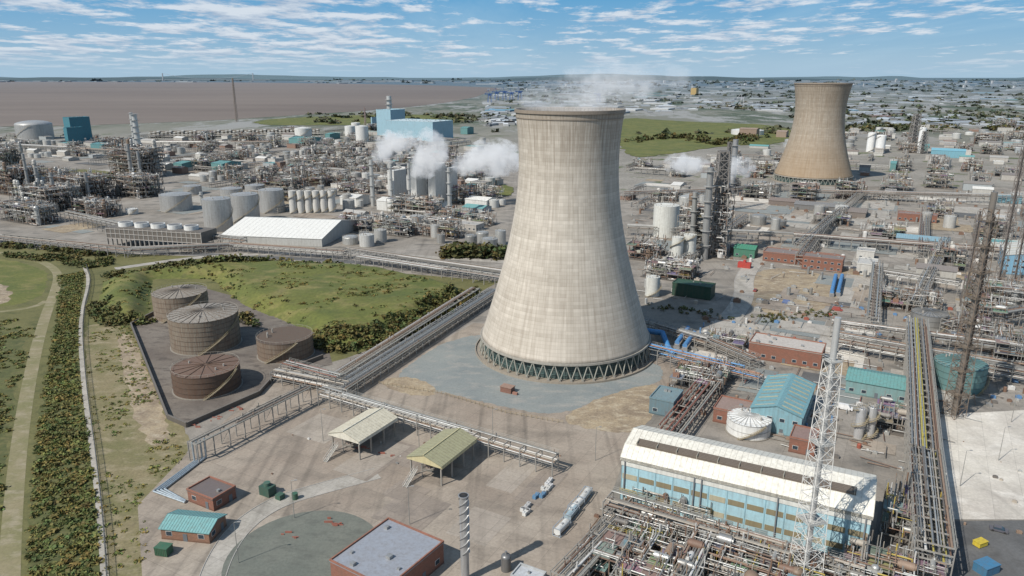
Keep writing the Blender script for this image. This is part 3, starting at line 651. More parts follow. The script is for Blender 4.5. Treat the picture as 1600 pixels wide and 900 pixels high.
for t in [(583,322,250,7),(613,330,258,5),(641,330,256,5),(703,338,262,7),(668,316,250,5),(610,205,150,9),(217,235,178,9),(212,232,176,6),(316,320,300,6)]: stack_px('chimney_stack',*t,c=(.58,.58,.56))
stack_px('radio_mast',370,190,122,3,(.3,.25,.22),lat=True); stack_px('radio_mast',571,195,168,2.5,(.4,.3,.28),lat=True)
stack_px('distillation_column',1100,405,262,12,(.36,.36,.35)); stack_px('distillation_column',1080,395,300,9,(.4,.4,.38)); stack_px('distillation_column',1143,300,218,10,(.35,.35,.35))
for (u,vb,vt,w) in [(1118,400,236,22),(1132,330,222,8),(1425,235,178,12),(1440,240,205,10)]: stack_px('steel_process_tower',u,vb,vt,w,(.2,.19,.18),lat=True)
p=Vector(G(232,216)); q=Vector(G(500,211)); L=(q-p).length; b=MB(p.x,p.y,0,math.atan2(q.y-p.y,q.x-p.x)); n=44
for i in range(n):
    x=L*i/n; w=L/n
    b.box(x+w*.1,x+w*.62,0,16,0,9+1.5*((i*7)%3),(.42,.40,.36)); b.box(x+w*.05,x+w*.67,-.6,16.6,9+1.5*((i*7)%3),10+1.5*((i*7)%3),(.60,.58,.53)); b.box(x+w*.62,x+w*.72,-1,0,0,12,(.25,.23,.2))
for z in (3,6): b.tube((0,-2,z),(L,-2,z),.8,(.5,.48,.44),0,6)
b.box(0,L,17,19,0,13,(.30,.27,.23)); b.make('tanker_pumping_bays')
# ------------------------------------------------------------------ pipe racks
PC=[((.46,.46,.44),1),((.55,.55,.53),1),((.34,.34,.33),1),((.22,.21,.19),0),((.36,.32,.27),0),((.17,.10,.07),0),((.58,.57,.55),0),((.14,.13,.12),0),((.26,.18,.13),0)]
def rack(pts,w,h,lv=2,npipe=8,lod=0,name='pipe_rack',px=True,cols=None,pr=(.12,.32),legc=(.28,.27,.25)):
    P=[G(p[0],p[1],h) for p in pts] if px else pts; b=MB(); th=[.28,.38,.6][lod]; n=[8,6,5][lod]
    for a,q in zip(P[:-1],P[1:]):
        L=math.dist(a,q); b.frame(a[0],a[1],0,math.atan2(q[1]-a[1],q[0]-a[0])); k=max(1,round(L/[6,8,14][lod])); hs=[h-i*2.2 for i in range(lv)]
        for i in range(k+1):
            x=L*i/k
            for y in (-w/2,w/2): b.box(x-th/2,x+th/2,y-th/2,y+th/2,0,h,legc)
            for z in hs: b.box(x-th/2,x+th/2,-w/2,w/2,z-.35,z,legc)
            if lod<2 and i%3==0: b.beam((x,-w/2,.2),(x,w/2,hs[-1]-.3),th*.5,legc)
        for z in hs:
            for y in (-w/2,w/2): b.beam((0,y,z-.15),(L,y,z-.15),th*.6,legc)
            m=max(2,int(npipe*R.uniform(.7,1.1)))
            for j in range(m):
                y=-w/2+.3+(w-.6)*(j+R.uniform(.2,.8))/m; r=R.uniform(*pr); c,mm=R.choice(cols or PC); t0=0 if R.random()<.75 else R.uniform(0,.5)*L; t1=L if R.random()<.75 else R.uniform(.5,1)*L
                b.tube((t0,y,z+r),(t1,y,z+r),r,c,mm,n)
                if lod==0:
                    for xx in [t0+ (t1-t0)*R.random() for _ in range(int(L/25)+1)]: b.tube((xx,y,z+r),(xx,y,z+r+R.choice((-1,1))*R.uniform(.6,1.6)),r*.8,c,mm,6); b.tube((xx-.25,y,z+r),(xx+.25,y,z+r),r*1.35,tuple(v*.7 for v in c),mm,8)
        if lod==0:
            b.rail([(0,w/2+.2),(L,w/2+.2)],h,(.4,.39,.36),.06,1.1,3)
            b.box(0,L,w/2-.7,w/2+.1,h+.01,h+.07,(.24,.24,.22))
    b.frame(); return b.make(name)
rack([(772,452),(528,606)],8,4.5,2,12,legc=(.36,.35,.33)); rack([(742,450),(505,598)],6,3.2,1,9,legc=(.36,.35,.33))
rack([(478,604),(300,692)],4.5,7,1,6); rack([(502,606),(868,712)],4,6.5,2,6)
b=MB()
p=G(300,692,7);q=G(240,770)
for i in range(4):
    o=i*.9; r=.3; c=(.42,.48,.52); b.tube((p[0]+o,p[1]+o,7.2),(p[0]+o,p[1]+o,.5),r,c,1,8); b.tube((p[0]+o,p[1]+o,.5),(q[0]+o,q[1]+o*.5,.5),r,c,1,8)
    b.tube((q[0]+o,q[1]+o*.5,.5),(q[0]+12,q[1]-6+o*.3,.5),r,c,1,8)
b.make('pipe_drop')
rack([(430,578),(540,600)],6,5,2,6); rack([(445,566),(530,588)],5,7,1,6,cols=[((.26,.12,.09),0),((.4,.4,.38),1)])
rack([(1012,540),(1190,582)],6,6.5,2,6,cols=[((.12,.30,.55),0),((.5,.5,.5),1),((.35,.2,.14),0)]); rack([(1135,560),(1030,690)],9,5,2,8,cols=PC+[((.26,.10,.07),0)]*3)
rack([(1008,500),(1110,530),(1180,560)],6,5,2,6)
rack([(1433,498),(1447,700),(1462,850)],8.5,12,3,13,cols=PC+[((.4,.34,.08),0)])
rack([(1310,522),(1700,590)],6,8,3,8); rack([(1300,500),(1640,545)],6,8,2,7); rack([(1365,495),(1372,410)],6,9,2,6); rack([(1368,420),(1500,440)],7,8,2,7)
rack([(980,352),(1240,365),(1640,395)],8,8,2,8,1); rack([(1240,296),(1640,306)],9,9,2,7,1); rack([(975,300),(1110,296),(1230,286)],8,9,2,7,1); rack([(1345,300),(1250,380)],7,8,2,6,1)
rack([(540,388),(792,424)],8,7,2,8,1); rack([(560,400),(795,436)],6,5,1,6,1); rack([(-80,362),(0,368),(200,388),(360,380),(540,392)],7,6,2,8,1); rack([(100,330),(220,356),(380,372)],7,9,2,7,1)
rack([(240,222),(420,222)],10,10,2,6,2,pr=(.5,1.1)); rack([(0,225),(120,232),(260,240)],10,10,2,6,2,pr=(.4,.9))
rack([(1600,480),(1480,500)],6,9,3,7); rack([(1480,370),(1430,470)],7,9,2,7,1)
rack([(950,775),(1350,895)],7,7.5,3,12); rack([(975,800),(880,900)],7,6,2,9); rack([(1100,830),(1040,950)],6,7,2,9)
b=MB(); A=Vector((*G(1003,516,4),4)); B2=Vector((*G(1035,520,4),4)); C=Vector((*G(1045,545,2),2))
b.tube(A,B2,1.3,(.05,.22,.48),0,14); b.tube(B2,C,1.3,(.05,.22,.48),0,14); b.dome(B2.x,B2.y,B2.z-.2,1.32,1.32,(.05,.22,.48)); b.tube(C,(C.x+2,C.y-2,0),1.3,(.05,.22,.48),0,14)
b.make('blue_cooling_water_duct')
b=MB()
for (u,v,u2,v2) in [(1075,512,1058,535),(1085,520,1070,540),(1310,455,1316,430),(1300,456,1306,430)]:
    p=G(u,v,3);q=G(u2,v2,3); b.tube((*p,3),(*q,3),1.1,(.07,.22,.45),0,12); b.box(p[0]-1,p[0]+1,p[1]-1,p[1]+1,0,2.2,(.3,.3,.3)); b.box(q[0]-1,q[0]+1,q[1]-1,q[1]+1,0,2.2,(.3,.3,.3))
b.make('blue_vessels')
# ------------------------------------------------------------------ process units
def unit(cx,cy,w,d,h,lod=1,ang=GA,dens=1.0,name='process_unit',tone=1.0,cols=None):
    b=MB(cx,cy,0,ang); sp=[5.5,7,10][lod]; th=[.24,.36,.6][lod]; ns=[8,6,5][lod]
    nx=max(1,round(w/sp)); ny=max(1,round(d/sp)); nl=max(1,round(h/4.5)); X=lambda i:-w/2+w*i/nx; Y=lambda j:-d/2+d*j/ny; Z=lambda l:h*l/nl
    sc=tuple(v*tone for v in R.choice([(.26,.25,.23),(.20,.19,.17),(.33,.32,.29),(.19,.13,.10)])); cols=cols or PC
    b.box(-w/2-1,w/2+1,-d/2-1,d/2+1,0,R.uniform(.36,.5),R.choice([(.10,.09,.08),(.13,.115,.10),(.16,.14,.12)]))  # stained slab, its dark colour also paints in shadow under the plant
    top=[[R.choice([nl,nl,max(1,nl-1),max(1,nl-2),0]) for j in range(ny)] for i in range(nx)]
    for i in range(nx):
        for j in range(ny):
            zt=Z(top[i][j])
            if zt>0:
                for (a,c_) in ((i,j),(i+1,j),(i,j+1),(i+1,j+1)): b.box(X(a)-th/2,X(a)+th/2,Y(c_)-th/2,Y(c_)+th/2,0,zt,sc) if R.random()<.5 or (a,c_)==(i,j) else None
            elif R.random()<.8:
                c,m=R.choice(cols); r=sp*R.uniform(.2,.36); hh=R.uniform(2,6); xx=(X(i)+X(i+1))/2; yy=(Y(j)+Y(j+1))/2; b.cyl(xx,yy,0,hh,r,c,m,16); b.dome(xx,yy,hh,r,r*.4,c,m,16,3)
            for l in range(1,top[i][j]+1):
                z=Z(l); b.box(X(i),X(i+1),Y(j)-th/2,Y(j)+th/2,z-.3,z,sc); b.box(X(i)-th/2,X(i)+th/2,Y(j),Y(j+1),z-.3,z,sc)
                if R.random()<.55: b.box(X(i)+.1,X(i+1)-.1,Y(j)+.1,Y(j+1)-.1,z+.01,z+.08,tuple(v*R.uniform(.6,1.4)*tone for v in (.2,.195,.18)))
                if R.random()<.2: b.beam((X(i),Y(j),Z(l-1)),(X(i+1),Y(j),z),th*.5,sc)
                if lod<2 and R.random()<.3: b.rail([(X(i),Y(j)),(X(i+1),Y(j))],z,R.choice([(.4,.4,.37),(.35,.34,.32),(.4,.4,.37),(.45,.35,.08)]),.07,1.1,2.5)
                if R.random()<.36*dens:
                    c,m=R.choice(PC); r=R.uniform(.6,1.3); b.drum((X(i)+X(i+1))/2,(Y(j)+Y(j+1))/2,z+r+.5,sp*.6,r,c,m,R.randint(0,1),10 if lod<2 else 8)
                elif R.random()<.25: 
                    s_=R.uniform(.5,1.5); b.box(X(i)+1,X(i)+1+s_*2,Y(j)+1,Y(j)+1+s_,z+.08,z+.1+s_*1.3,R.choice([(.4,.4,.38),(.15,.24,.28),(.4,.38,.32),(.24,.13,.09)]))
    A=w*d; 
    for _ in range(int(A*[.6,.17,.05][lod]*dens*(nl**.6))):
        c,m=R.choice(cols); r=R.uniform(*[(.06,.22),(.12,.36),(.25,.6)][lod]); z=Z(R.randint(0,nl))+R.uniform(.4,1.8); x=R.uniform(-w/2,w/2); y=R.uniform(-d/2,d/2); L=R.uniform(2,w*.55)
        k=R.random()
        if k<.33: x2=min(w/2,x+L); b.tube((x,y,z),(x2,y,z),r,c,m,ns); b.tube((x2,y,z),(x2,y,max(0,z-R.uniform(1,4))),r,c,m,ns)
        elif k<.66: y2=min(d/2,y+L); b.tube((x,y,z),(x,y2,z),r,c,m,ns); b.tube((x,y2,z),(x,y2,z+R.uniform(1,3)),r,c,m,ns)
        else: b.tube((x,y,max(0,z-R.uniform(1,5))),(x,y,z+R.uniform(0,2)),r,c,m,ns)
    for _ in range(int(A/ [70,120,300][lod]*dens)+0):
        c,m=R.choice([((.42,.42,.41),1),((.5,.5,.48),1),((.28,.27,.25),0),((.52,.5,.46),0),((.2,.14,.10),0)]); r=R.uniform(.6,1.9); x=R.uniform(-w/2+1,w/2-1); y=R.uniform(-d/2+1,d/2-1); hh=h*R.choice([.4,.6,.8,1.1,1.3]); 
        b.cyl(x,y,0,hh,r,c,m,14 if lod<2 else 8); b.dome(x,y,hh,r,r*.6,c,m,14 if lod<2 else 8,3)
        if hh>h*.7 and lod<2:
            for zz in (hh*.55,hh*.9): b.cyl(x,y,zz,zz+.12,r+.9,(.33,.33,.31),0,10)
            b.tube((x+r+.3,y,0),(x+r+.3,y,hh),.15,c,m,5)
    return b.make(name)
def upx(u,v,w,d,h,lod,**k):
    x,y=G(u,v); return unit(x,y,w,d,h,lod,**k)
NC=PC+[((.5,.5,.48),1)]*2+[((.2,.12,.08),0)]
NY=NC*2+[((.42,.32,.07),0)]
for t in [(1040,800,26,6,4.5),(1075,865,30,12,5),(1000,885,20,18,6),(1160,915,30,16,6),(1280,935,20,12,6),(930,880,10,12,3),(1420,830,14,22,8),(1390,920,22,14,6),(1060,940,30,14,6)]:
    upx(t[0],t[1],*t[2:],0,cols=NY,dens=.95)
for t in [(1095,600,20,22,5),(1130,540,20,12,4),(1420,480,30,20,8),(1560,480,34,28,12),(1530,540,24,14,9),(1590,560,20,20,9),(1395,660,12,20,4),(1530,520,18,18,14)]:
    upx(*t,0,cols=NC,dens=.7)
x,y=G(1490,650); b=MB(x,y,0,.3); h=HT(y,300); lattice(b,0,0,0,h*.93,5.4,3.4,18,.17,(.17,.13,.10)); b.cyl(0,0,0,h,1.0,(.27,.24,.21),M_,16); b.tube((2,0,0),(2,0,h*.9),.3,(.2,.15,.12),0,8)
for k in range(1,9): z=h*.11*k; w=2.9-.08*k; b.box(-w,w,-w,w,z,z+.12,(.16,.13,.10)); b.rail([(-w,-w),(w,-w),(w,w),(-w,w),(-w,-w)],z,(.24,.19,.14),.07,1.1,2.4)
b.make('distillation_column_tower')
for (u,v,vt,w) in [(1555,470,230,9),(1585,440,250,7),(1505,480,330,7)]: stack_px('steel_process_tower',u,v,vt,w,(.18,.155,.14),lat=True)
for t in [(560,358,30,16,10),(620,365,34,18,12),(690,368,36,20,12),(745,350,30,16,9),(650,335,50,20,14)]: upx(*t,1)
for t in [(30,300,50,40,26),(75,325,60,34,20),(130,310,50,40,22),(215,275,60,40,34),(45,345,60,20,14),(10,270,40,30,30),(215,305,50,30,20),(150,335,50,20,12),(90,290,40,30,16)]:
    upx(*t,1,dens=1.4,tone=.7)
for (u,vb,vt,w) in [(208,290,226,6),(222,290,236,5),(48,310,240,5),(65,320,262,6),(88,325,270,6),(20,300,262,6),(140,315,270,6),(100,310,280,5)]: stack_px('distillation_column',u,vb,vt,w,(.36,.36,.35))
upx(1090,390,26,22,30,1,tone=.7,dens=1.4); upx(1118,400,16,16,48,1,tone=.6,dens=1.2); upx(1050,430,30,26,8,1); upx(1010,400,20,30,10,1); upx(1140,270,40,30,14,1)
def ca(x,y): return (x*math.cos(GA)-y*math.sin(GA),x*math.sin(GA)+y*math.cos(GA))
ZL=wpoly([(-150,350),(-150,232),(0,230),(380,226),(560,230),(760,245),(790,300),(780,385),(560,380),(340,290),(240,260),(0,255)])
ZL2=wpoly([(240,250),(560,235),(780,245),(790,290),(720,300),(560,300),(440,285),(300,285)])
ZR=wpoly([(985,420),(975,260),(1240,235),(1750,225),(1800,380),(1480,440),(1380,470),(1340,410),(1240,380),(1160,400),(1120,380)])
ZF=wpoly([(-150,232),(-150,214),(240,214),(560,205),(760,215),(760,240),(380,228)])
ZRF=wpoly([(1130,240),(1330,200),(1700,195),(1750,225),(1300,236)])
occ=[(362,883,60),(-172,566,62),(-76,700,34),(-255,655,40),(-230,610,30)]
def fill(Z,cell,lod,dens,tk=.12,bd=.3):
    xs=[p[0] for p in Z]; ys=[p[1] for p in Z]; cx=(min(xs)+max(xs))/2; cy=(min(ys)+max(ys))/2; D=max(max(xs)-min(xs),max(ys)-min(ys))*.8
    n=int(D/cell)
    for i in range(-n,n+1):
        for j in range(-n,n+1):
            dx,dy=ca(i*cell,j*cell); x=cx+dx+R.uniform(-.12,.12)*cell; y=cy+dy+R.uniform(-.12,.12)*cell
            if not inpoly(x,y,Z) or any(math.hypot(x-o[0],y-o[1])<o[2] for o in occ): continue
            k=R.random(); c=cell*.8
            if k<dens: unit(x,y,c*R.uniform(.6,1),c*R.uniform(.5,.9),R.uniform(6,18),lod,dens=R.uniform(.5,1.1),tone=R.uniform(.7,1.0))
            elif k<dens+tk: 
                r=c*.2; 
                for a,b_ in ((-1,-1),(1,-1),(-1,1),(1,1)):
                    if R.random()<.7: qx,qy=ca(a*c*.26,b_*c*.26); g=R.uniform(.28,.6); tank('storage_tank',x+qx,y+qy,r*R.uniform(.5,1),R.uniform(5,11),(g,g,g*.96),R.choice(['cone','dome']),R.choice([P_,M_]),False)
            elif k<dens+tk+bd:
                rc=R.choice([(.38,.37,.35),(.62,.61,.58),(.24,.22,.2),(.2,.165,.145),TEAL,(.30,.28,.26),(.2,.18,.17),(.48,.47,.44)]); building('industrial_building',x,y,c*R.uniform(.3,.85),c*R.uniform(.25,.6),R.uniform(3.5,8),rc,R.choice([(.4,.38,.35),(.24,.15,.115),(.42,.41,.38),(.5,.49,.46),(.33,.36,.37),(.4,.38,.35)]),R.choice(['flat','gable']),rh=2,win=lod<2 and y<600,ribs=0)
            elif k<dens+tk+bd+.12:
                e=ca(cell*.5,0) if R.random()<.5 else ca(0,cell*.5); rack([(x-e[0],y-e[1]),(x+e[0],y+e[1])],6,R.uniform(5,8),2,5,max(1,lod),px=False)
fill(ZL2,34,1,.24); fill(ZL,38,1,.26); fill(ZR,40,1,.16,.07,.24); fill(ZF,60,2,.2); fill(ZRF,60,2,.14)
for k in range(3):
    a=G(1060+k*190,425-k*10); e=ca(0,190); rack([(a[0],a[1]),(a[0]+e[0],a[1]+e[1])],7,7,2,6,1,px=False)
# ------------------------------------------------------------------ loading sheds
def loading_shed(cx,cy,rc,wc):
    e=empty('loading_shed'); a=math.radians(-29); b=MB(cx,cy,0,a); W=12.5;L=20
    for x in (-W/2+.6,W/2-.6):
        for y in (-L/2+.8,-L/6,L/6,L/2-.8): b.box(x-.2,x+.2,y-.2,y+.2,0,7,(.30,.28,.25))
    for y in (-L/2+.8,L/2-.8): b.beam((-W/2+.6,y,.5),(W/2-.6,y,6.8),.14,(.3,.28,.25))
    b.make('columns',e); b=MB(cx,cy,0,a)
    b.box(-1.8,1.8,-L/2+1,L/2-1,3.3,3.5,(.2,.19,.17)); b.rail([(-1.8,-L/2+1),(-1.8,L/2-1)],3.5); b.rail([(1.8,-L/2+1),(1.8,L/2-1)],3.5)
    for i in range(5): b.tube((-2.4,-8+i*4,0),(-2.4,-8+i*4,5.5),.15,(.4,.4,.38),1); b.tube((-2.4,-8+i*4,5.5),(-.5,-8+i*4,5.5),.15,(.4,.4,.38),1); b.box(-1,.6,-8+i*4,-7+i*4,3.5,4.7,(.25,.2,.17))
    b.tube((-.8,-L/2,6.2),(-.8,L/2+3,6.2),.25,(.4,.4,.38),1,8); b.make('platform_and_loading_arms',e)
    b=MB(cx,cy,0,a); A,B=b.gable(-W/2,W/2,-L/2,L/2,7,2.1,rc,1,.3,.2,ribs=1.25,rc=tuple(v*.65 for v in rc))
    b.box(-W/2-.3,-W/2-.1,-L/2,L/2,6.1,7.1,wc); b.box(W/2+.1,W/2+.3,-L/2,L/2,6.1,7.1,wc)
    b.beam((0,-L/2-.3,9.4),(0,L/2+.3,9.4),.28,wc)
    b.add([(-W/2,-L/2-.1,6.4),(W/2,-L/2-.1,6.4),(W/2,-L/2-.1,7.1),(0,-L/2-.1,9.1),(-W/2,-L/2-.1,7.1)],[(0,1,2,3,4)],wc)
    b.make('roof',e)
    b=MB(cx,cy,0,a); x=-3.5; n=18
    for i in range(n):
        t=i/n; b.box(x-.6,x+.6,-L/2-5.6+t*6,-L/2-5.3+t*6,t*3.5,t*3.5+.08,(.4,.39,.35))
    for s_ in (-.65,.65):
        b.beam((x+s_,-L/2-5.7,0),(x+s_,-L/2+.4,3.5),.16,(.5,.48,.45)); b.beam((x+s_,-L/2-5.7,1.1),(x+s_,-L/2+.4,4.6),.08,(.5,.48,.45))
        for k in range(5): b.beam((x+s_,-L/2-5.7+k*1.5,k*.87),(x+s_,-L/2-5.7+k*1.5,k*.87+1.1),.07,(.5,.48,.45))
    b.make('access_stair',e)
loading_shed(-50,224,(.58,.54,.43),(.62,.59,.50)); loading_shed(-22,208.5,(.33,.32,.20),(.52,.46,.27))
def tank_container(x,y,a,c):
    b=MB(x,y,0,a); b.tube((-2.8,0,1.35),(2.8,0,1.35),1.05,c,0,14)
    for X in (-3,3):
        for Y in (-1.15,1.15): b.box(X-.08,X+.08,Y-.08,Y+.08,0,2.5,(.3,.35,.4))
        for Z in (.1,2.45): b.box(X-.08,X+.08,-1.15,1.15,Z-.08,Z+.08,(.3,.35,.4))
    for Y in (-1.15,1.15):
        for Z in (.1,2.45): b.box(-3,3,Y-.08,Y+.08,Z-.08,Z+.08,(.3,.35,.4))
    b.box(-.4,.4,-.3,.3,2.35,2.6,(.4,.4,.4)); b.make('tank_container')
for (u,v,c) in [(880,830,(.6,.6,.58)),(893,808,(.3,.4,.45)),(902,796,(.66,.66,.64)),(914,780,(.55,.55,.53))]:
    x,y=G(u,v); tank_container(x+R.uniform(-.4,.4),y,math.radians(61+R.uniform(-4,4)),c)
for (u,v,c) in [(820,806,(.6,.6,.58)),(829,797,(.45,.45,.45)),(846,778,(.1,.22,.36)),(855,768,(.55,.55,.53)),(864,758,(.6,.6,.6))]:
    x,y=G(u,v); b=MB(x,y,0,math.radians(61))
    for i in range(-1,2):
        for j in (0,1):
            if R.random()<.3: continue
            o=R.uniform(-.15,.15)
            b.box(i*1.5-.55,i*1.5+.55,j*1.5-.55+o,j*1.5+.55+o,.15,1.2,c); b.cyl(i*1.5,j*1.5+o,1.2,1.3,.2,(.2,.2,.2),0,8)
            for s_ in (-.5,.5): b.box(i*1.5-.57,i*1.5+.57,j*1.5+s_-.03+o,j*1.5+s_+.03+o,.0,.15,(.3,.22,.12))
    b.make('ibc_containers')
def car(x,y,a,c,van=False):
    b=MB(x,y,0,a); L=4.4 if not van else 5.4; W=1.8; h=.9 if not van else 1.1; H=1.45 if not van else 2.2
    b.box(-L/2,L/2,-W/2,W/2,.35,h,c); k0=-L/2+.2 if van else -L/2+.9; k1=L/2-1.3
    b.add([(k0,-W/2,h),(k1+.5,-W/2,h),(k1+.5,W/2,h),(k0,W/2,h),(k0+.25,-W/2+.15,H-.05),(k1-.3,-W/2+.15,H-.05),(k1-.3,W/2-.15,H-.05),(k0+.25,W/2-.15,H-.05)],[(0,1,5,4),(1,2,6,5),(2,3,7,6),(3,0,4,7)],c,P_ if van else GL)
    b.box(k0+.25,k1-.3,-W/2+.15,W/2-.15,H-.05,H,c); b.box(k1-.1,k1+.45,-W/2+.2,W/2-.2,h+.02,h+.25,(0,0,0),GL)
    for X in (-L/2+.8,L/2-.8):
        for Y in (-W/2,W/2): b.tube((X,Y-.1,.33),(X,Y+.1,.33),.33,(.02,.02,.02),0,10)
    b.make('van' if van else 'car')
for (u,v,vn) in [(1308,486,1),(1385,455,0),(1335,420,0),(1210,470,0),(1180,455,0),(1230,475,1),(1400,352,0),(1560,830,0),(1395,600,0),(1320,640,1)]:
    x,y=G(u,v); car(x,y,R.choice([GA,GA+1.57]),R.choice([(.7,.7,.7),(.65,.65,.65),(.1,.1,.12),(.3,.05,.04),(.1,.15,.3)]),bool(vn))
b=MB()
for (u,v) in [(448,838),(520,815),(513,822),(365,640),(590,655),(600,712),(560,700),(330,655),(300,665)]:
    x,y=G(u,v)
    for k in range(5): a=x+R.uniform(-2.5,2.5); c_=y+R.uniform(-2,2); b.box(a,a+R.uniform(.4,2),c_,c_+.2,0,R.uniform(.3,.8),(.30,.11,.08))
b.make('red_barriers')
x,y=G(793,612); b=MB(x,y,0,GA); b.box(-2.4,2.4,-1.6,1.6,0,2.3,(.22,.11,.08),BR); b.box(-2.6,2.6,-1.8,1.8,2.3,2.5,(.28,.18,.14)); b.box(3,5,-1.5,-.5,0,1,(.3,.15,.11)); b.make('pump_kiosk')
x,y=G(1531,853); b=MB(x,y,0,.4); b.box(-1.6,1.6,-1,1,.3,1.5,(.6,.46,.04)); b.box(-1.7,1.7,-1.1,1.1,1.5,1.62,(.55,.42,.04)); b.make('yellow_skip')
x,y=G(1540,893); b=MB(x,y,0,.4); b.box(-2.5,2.5,-1.8,1.8,0,2.4,(.04,.15,.26)); b.box(-2.6,2.6,-1.9,1.9,2.4,2.55,(.05,.18,.32)); b.make('blue_container')
x,y=G(1469,885); b=MB(x,y); b.cyl(0,0,0,4,1.6,(.7,.7,.7),P_,20); b.dome(0,0,4,1.6,1,(.7,.7,.7)); b.cyl(0,0,0,.4,1.9,(.4,.4,.4)); b.make('white_vessel')
x,y=G(1163,418); b=MB(x,y,0,GA); b.box(-4,4,-2,2,0,3.5,(.42,.04,.03)); b.cyl(0,0,3.5,5,1,(.45,.05,.04)); b.make('red_pump_house')
def lamp(x,y,h=12):
    b=MB(x,y); b.cyl(0,0,0,h,.12,(.4,.4,.38),1,8,.06); b.beam((0,0,h),(1.2,0,h+.2),.08,(.4,.4,.38)); b.box(.9,1.7,-.15,.15,h+.1,h+.3,(.3,.3,.3)); b.make('lamp_post')
for (u,v) in [(460,810),(640,820),(373,880),(655,700),(505,690),(770,690),(930,720),(560,620),(1500,760),(1560,720),(1580,660)]: lamp(*G(u,v))
def clutter(Zp,n,s0,cols,tb=1):
    b=MB(); Zr=wpoly(Zp); xs=[p[0] for p in Zr]; ys=[p[1] for p in Zr]
    for _ in range(n):
        x=R.uniform(min(xs),max(xs)); y=R.uniform(min(ys),max(ys))
        if not inpoly(x,y,Zr): continue
        b.frame(x,y,0,GA+R.choice((0,0,.1,-.2))); k=R.random()*(1 if tb else .64); c,m=R.choice(cols)
        if k<.5: s_=R.uniform(.3,1.2)*s0; b.box(-s_,s_,-s_*.6,s_*.6,0,s_*1.1,c,m); b.box(-s_*.4,s_*.4,-s_*.3,s_*.3,s_*1.1,s_*1.4,c,m)
        elif k<.65: r=R.uniform(.3,.8)*s0; hh=R.uniform(1,3)*s0; b.cyl(0,0,0,hh,r,c,m,10); b.dome(0,0,hh,r,r*.4,c,m,10,2)
        elif k<.83: L=R.uniform(4,16); b.tube((0,0,.6),(L,0,.6),.14,c,m,6)
        else: L=R.uniform(4,16); b.tube((0,0,.8),(0,L,.8),.14,c,m,6)
    b.make('site_clutter')
clutter([(1040,600),(1100,500),(1300,470),(1700,500),(1700,630),(1470,640),(1430,740),(1380,740),(1010,640)],1400,1,NC+[((.1,.22,.4),0),((.3,.08,.05),0)])
clutter([(985,480),(985,300),(1700,300),(1700,480),(1300,470),(1100,500)],1500,1.6,NC)
clutter([(300,760),(470,650),(640,650),(860,710),(950,720),(880,900),(560,780)],30,.4,NC,0)
clutter([(1480,660),(1620,650),(1640,880),(1490,880)],30,.6,NC,0)
clutter([(1010,700),(960,760),(890,880),(900,960),(1350,960),(1400,860),(1340,880)],900,.8,NC)
b=MB(); P=smoothline([G(135,418),G(144,440),G(128,500),G(134,600),G(154,740),G(169,900),G(176,1200)],2)
for a,q in zip(P[:-1],P[1:]):
    L=math.dist(a,q); n=max(1,int(L/.6)); b.frame(a[0],a[1],0,math.atan2(q[1]-a[1],q[0]-a[0]))
    for i in range(n): b.box(i*L/n,i*L/n+.12,-.04,.04,.05,2.5,(.36,.36,.34),1)
    for z in (.5,2.1): b.box(0,L,.04,.1,z,z+.09,(.36,.36,.34),1)
    for i in range(int(L/3)+1): b.box(i*3,i*3+.14,.1,.24,0,2.6,(.3,.3,.28),1)
b.frame(); b.make('palisade_fence')
# ------------------------------------------------------------------ far town
b=MB()
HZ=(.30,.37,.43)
for _ in range(2300):
    u=R.uniform(-50,1700); v=126.5+ (R.random()**1.35)*72
    if u<480 and v>128.5: continue
    if u<760 and v>130.5: continue
    if 950<u<1250 and v>182: continue
    x,y=G(u,v)
    if mn.noise(Vector((x*.0014,y*.0014,7)))<-.22: continue
    d=DEP(y)/1142; big=R.random()<.5; w=R.uniform(10,42)*d if big else R.uniform(2,9)*d; dd=R.uniform(20,90)*max(1,d/4); h=R.uniform(.8,1.7)*d; h=max(5,min(h,14))
    g=R.choice([.75,.62,.5,.42,.34,.24]); c=R.choice([(g,g,g*.99),(g*.88,g*.94,g)])
    if R.random()<.04: c=R.choice([(.15,.35,.5),(.26,.15,.12),(.2,.4,.4)])
    f=min(.8,y/11000); c=tuple(p*(1-f)+q*f for p,q in zip(c,HZ))  # distance haze mixed into wall and roof colours
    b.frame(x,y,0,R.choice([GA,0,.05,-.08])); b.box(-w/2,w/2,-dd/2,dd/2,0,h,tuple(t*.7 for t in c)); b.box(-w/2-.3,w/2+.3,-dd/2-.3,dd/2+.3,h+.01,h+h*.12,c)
for _ in range(24):
    u=R.uniform(820,1650); v=R.uniform(126,145); x,y=G(u,v); d=DEP(y)/1142; b.frame(x,y,0,.3); w=R.uniform(.8,2)*d; b.box(-w,w,-w,w,0,R.uniform(3,7)*d*.7,(.42,.44,.46))
b.make('distant_town_buildings')
b=MB()
for _ in range(4200):
    u=R.uniform(-60,1700); v=125.5+(R.random()**1.3)*85
    if u<480 and v>127.6: continue
    if u<770 and v>130.5 and not(178<v<194 and u>400): continue
    x,y=G(u,v)
    if mn.noise(Vector((x*.0011,y*.0018,1)))<-.02: continue
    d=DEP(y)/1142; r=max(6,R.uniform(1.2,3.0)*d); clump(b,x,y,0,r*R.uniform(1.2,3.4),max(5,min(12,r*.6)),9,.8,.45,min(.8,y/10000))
b.frame(); b.make('distant_trees')
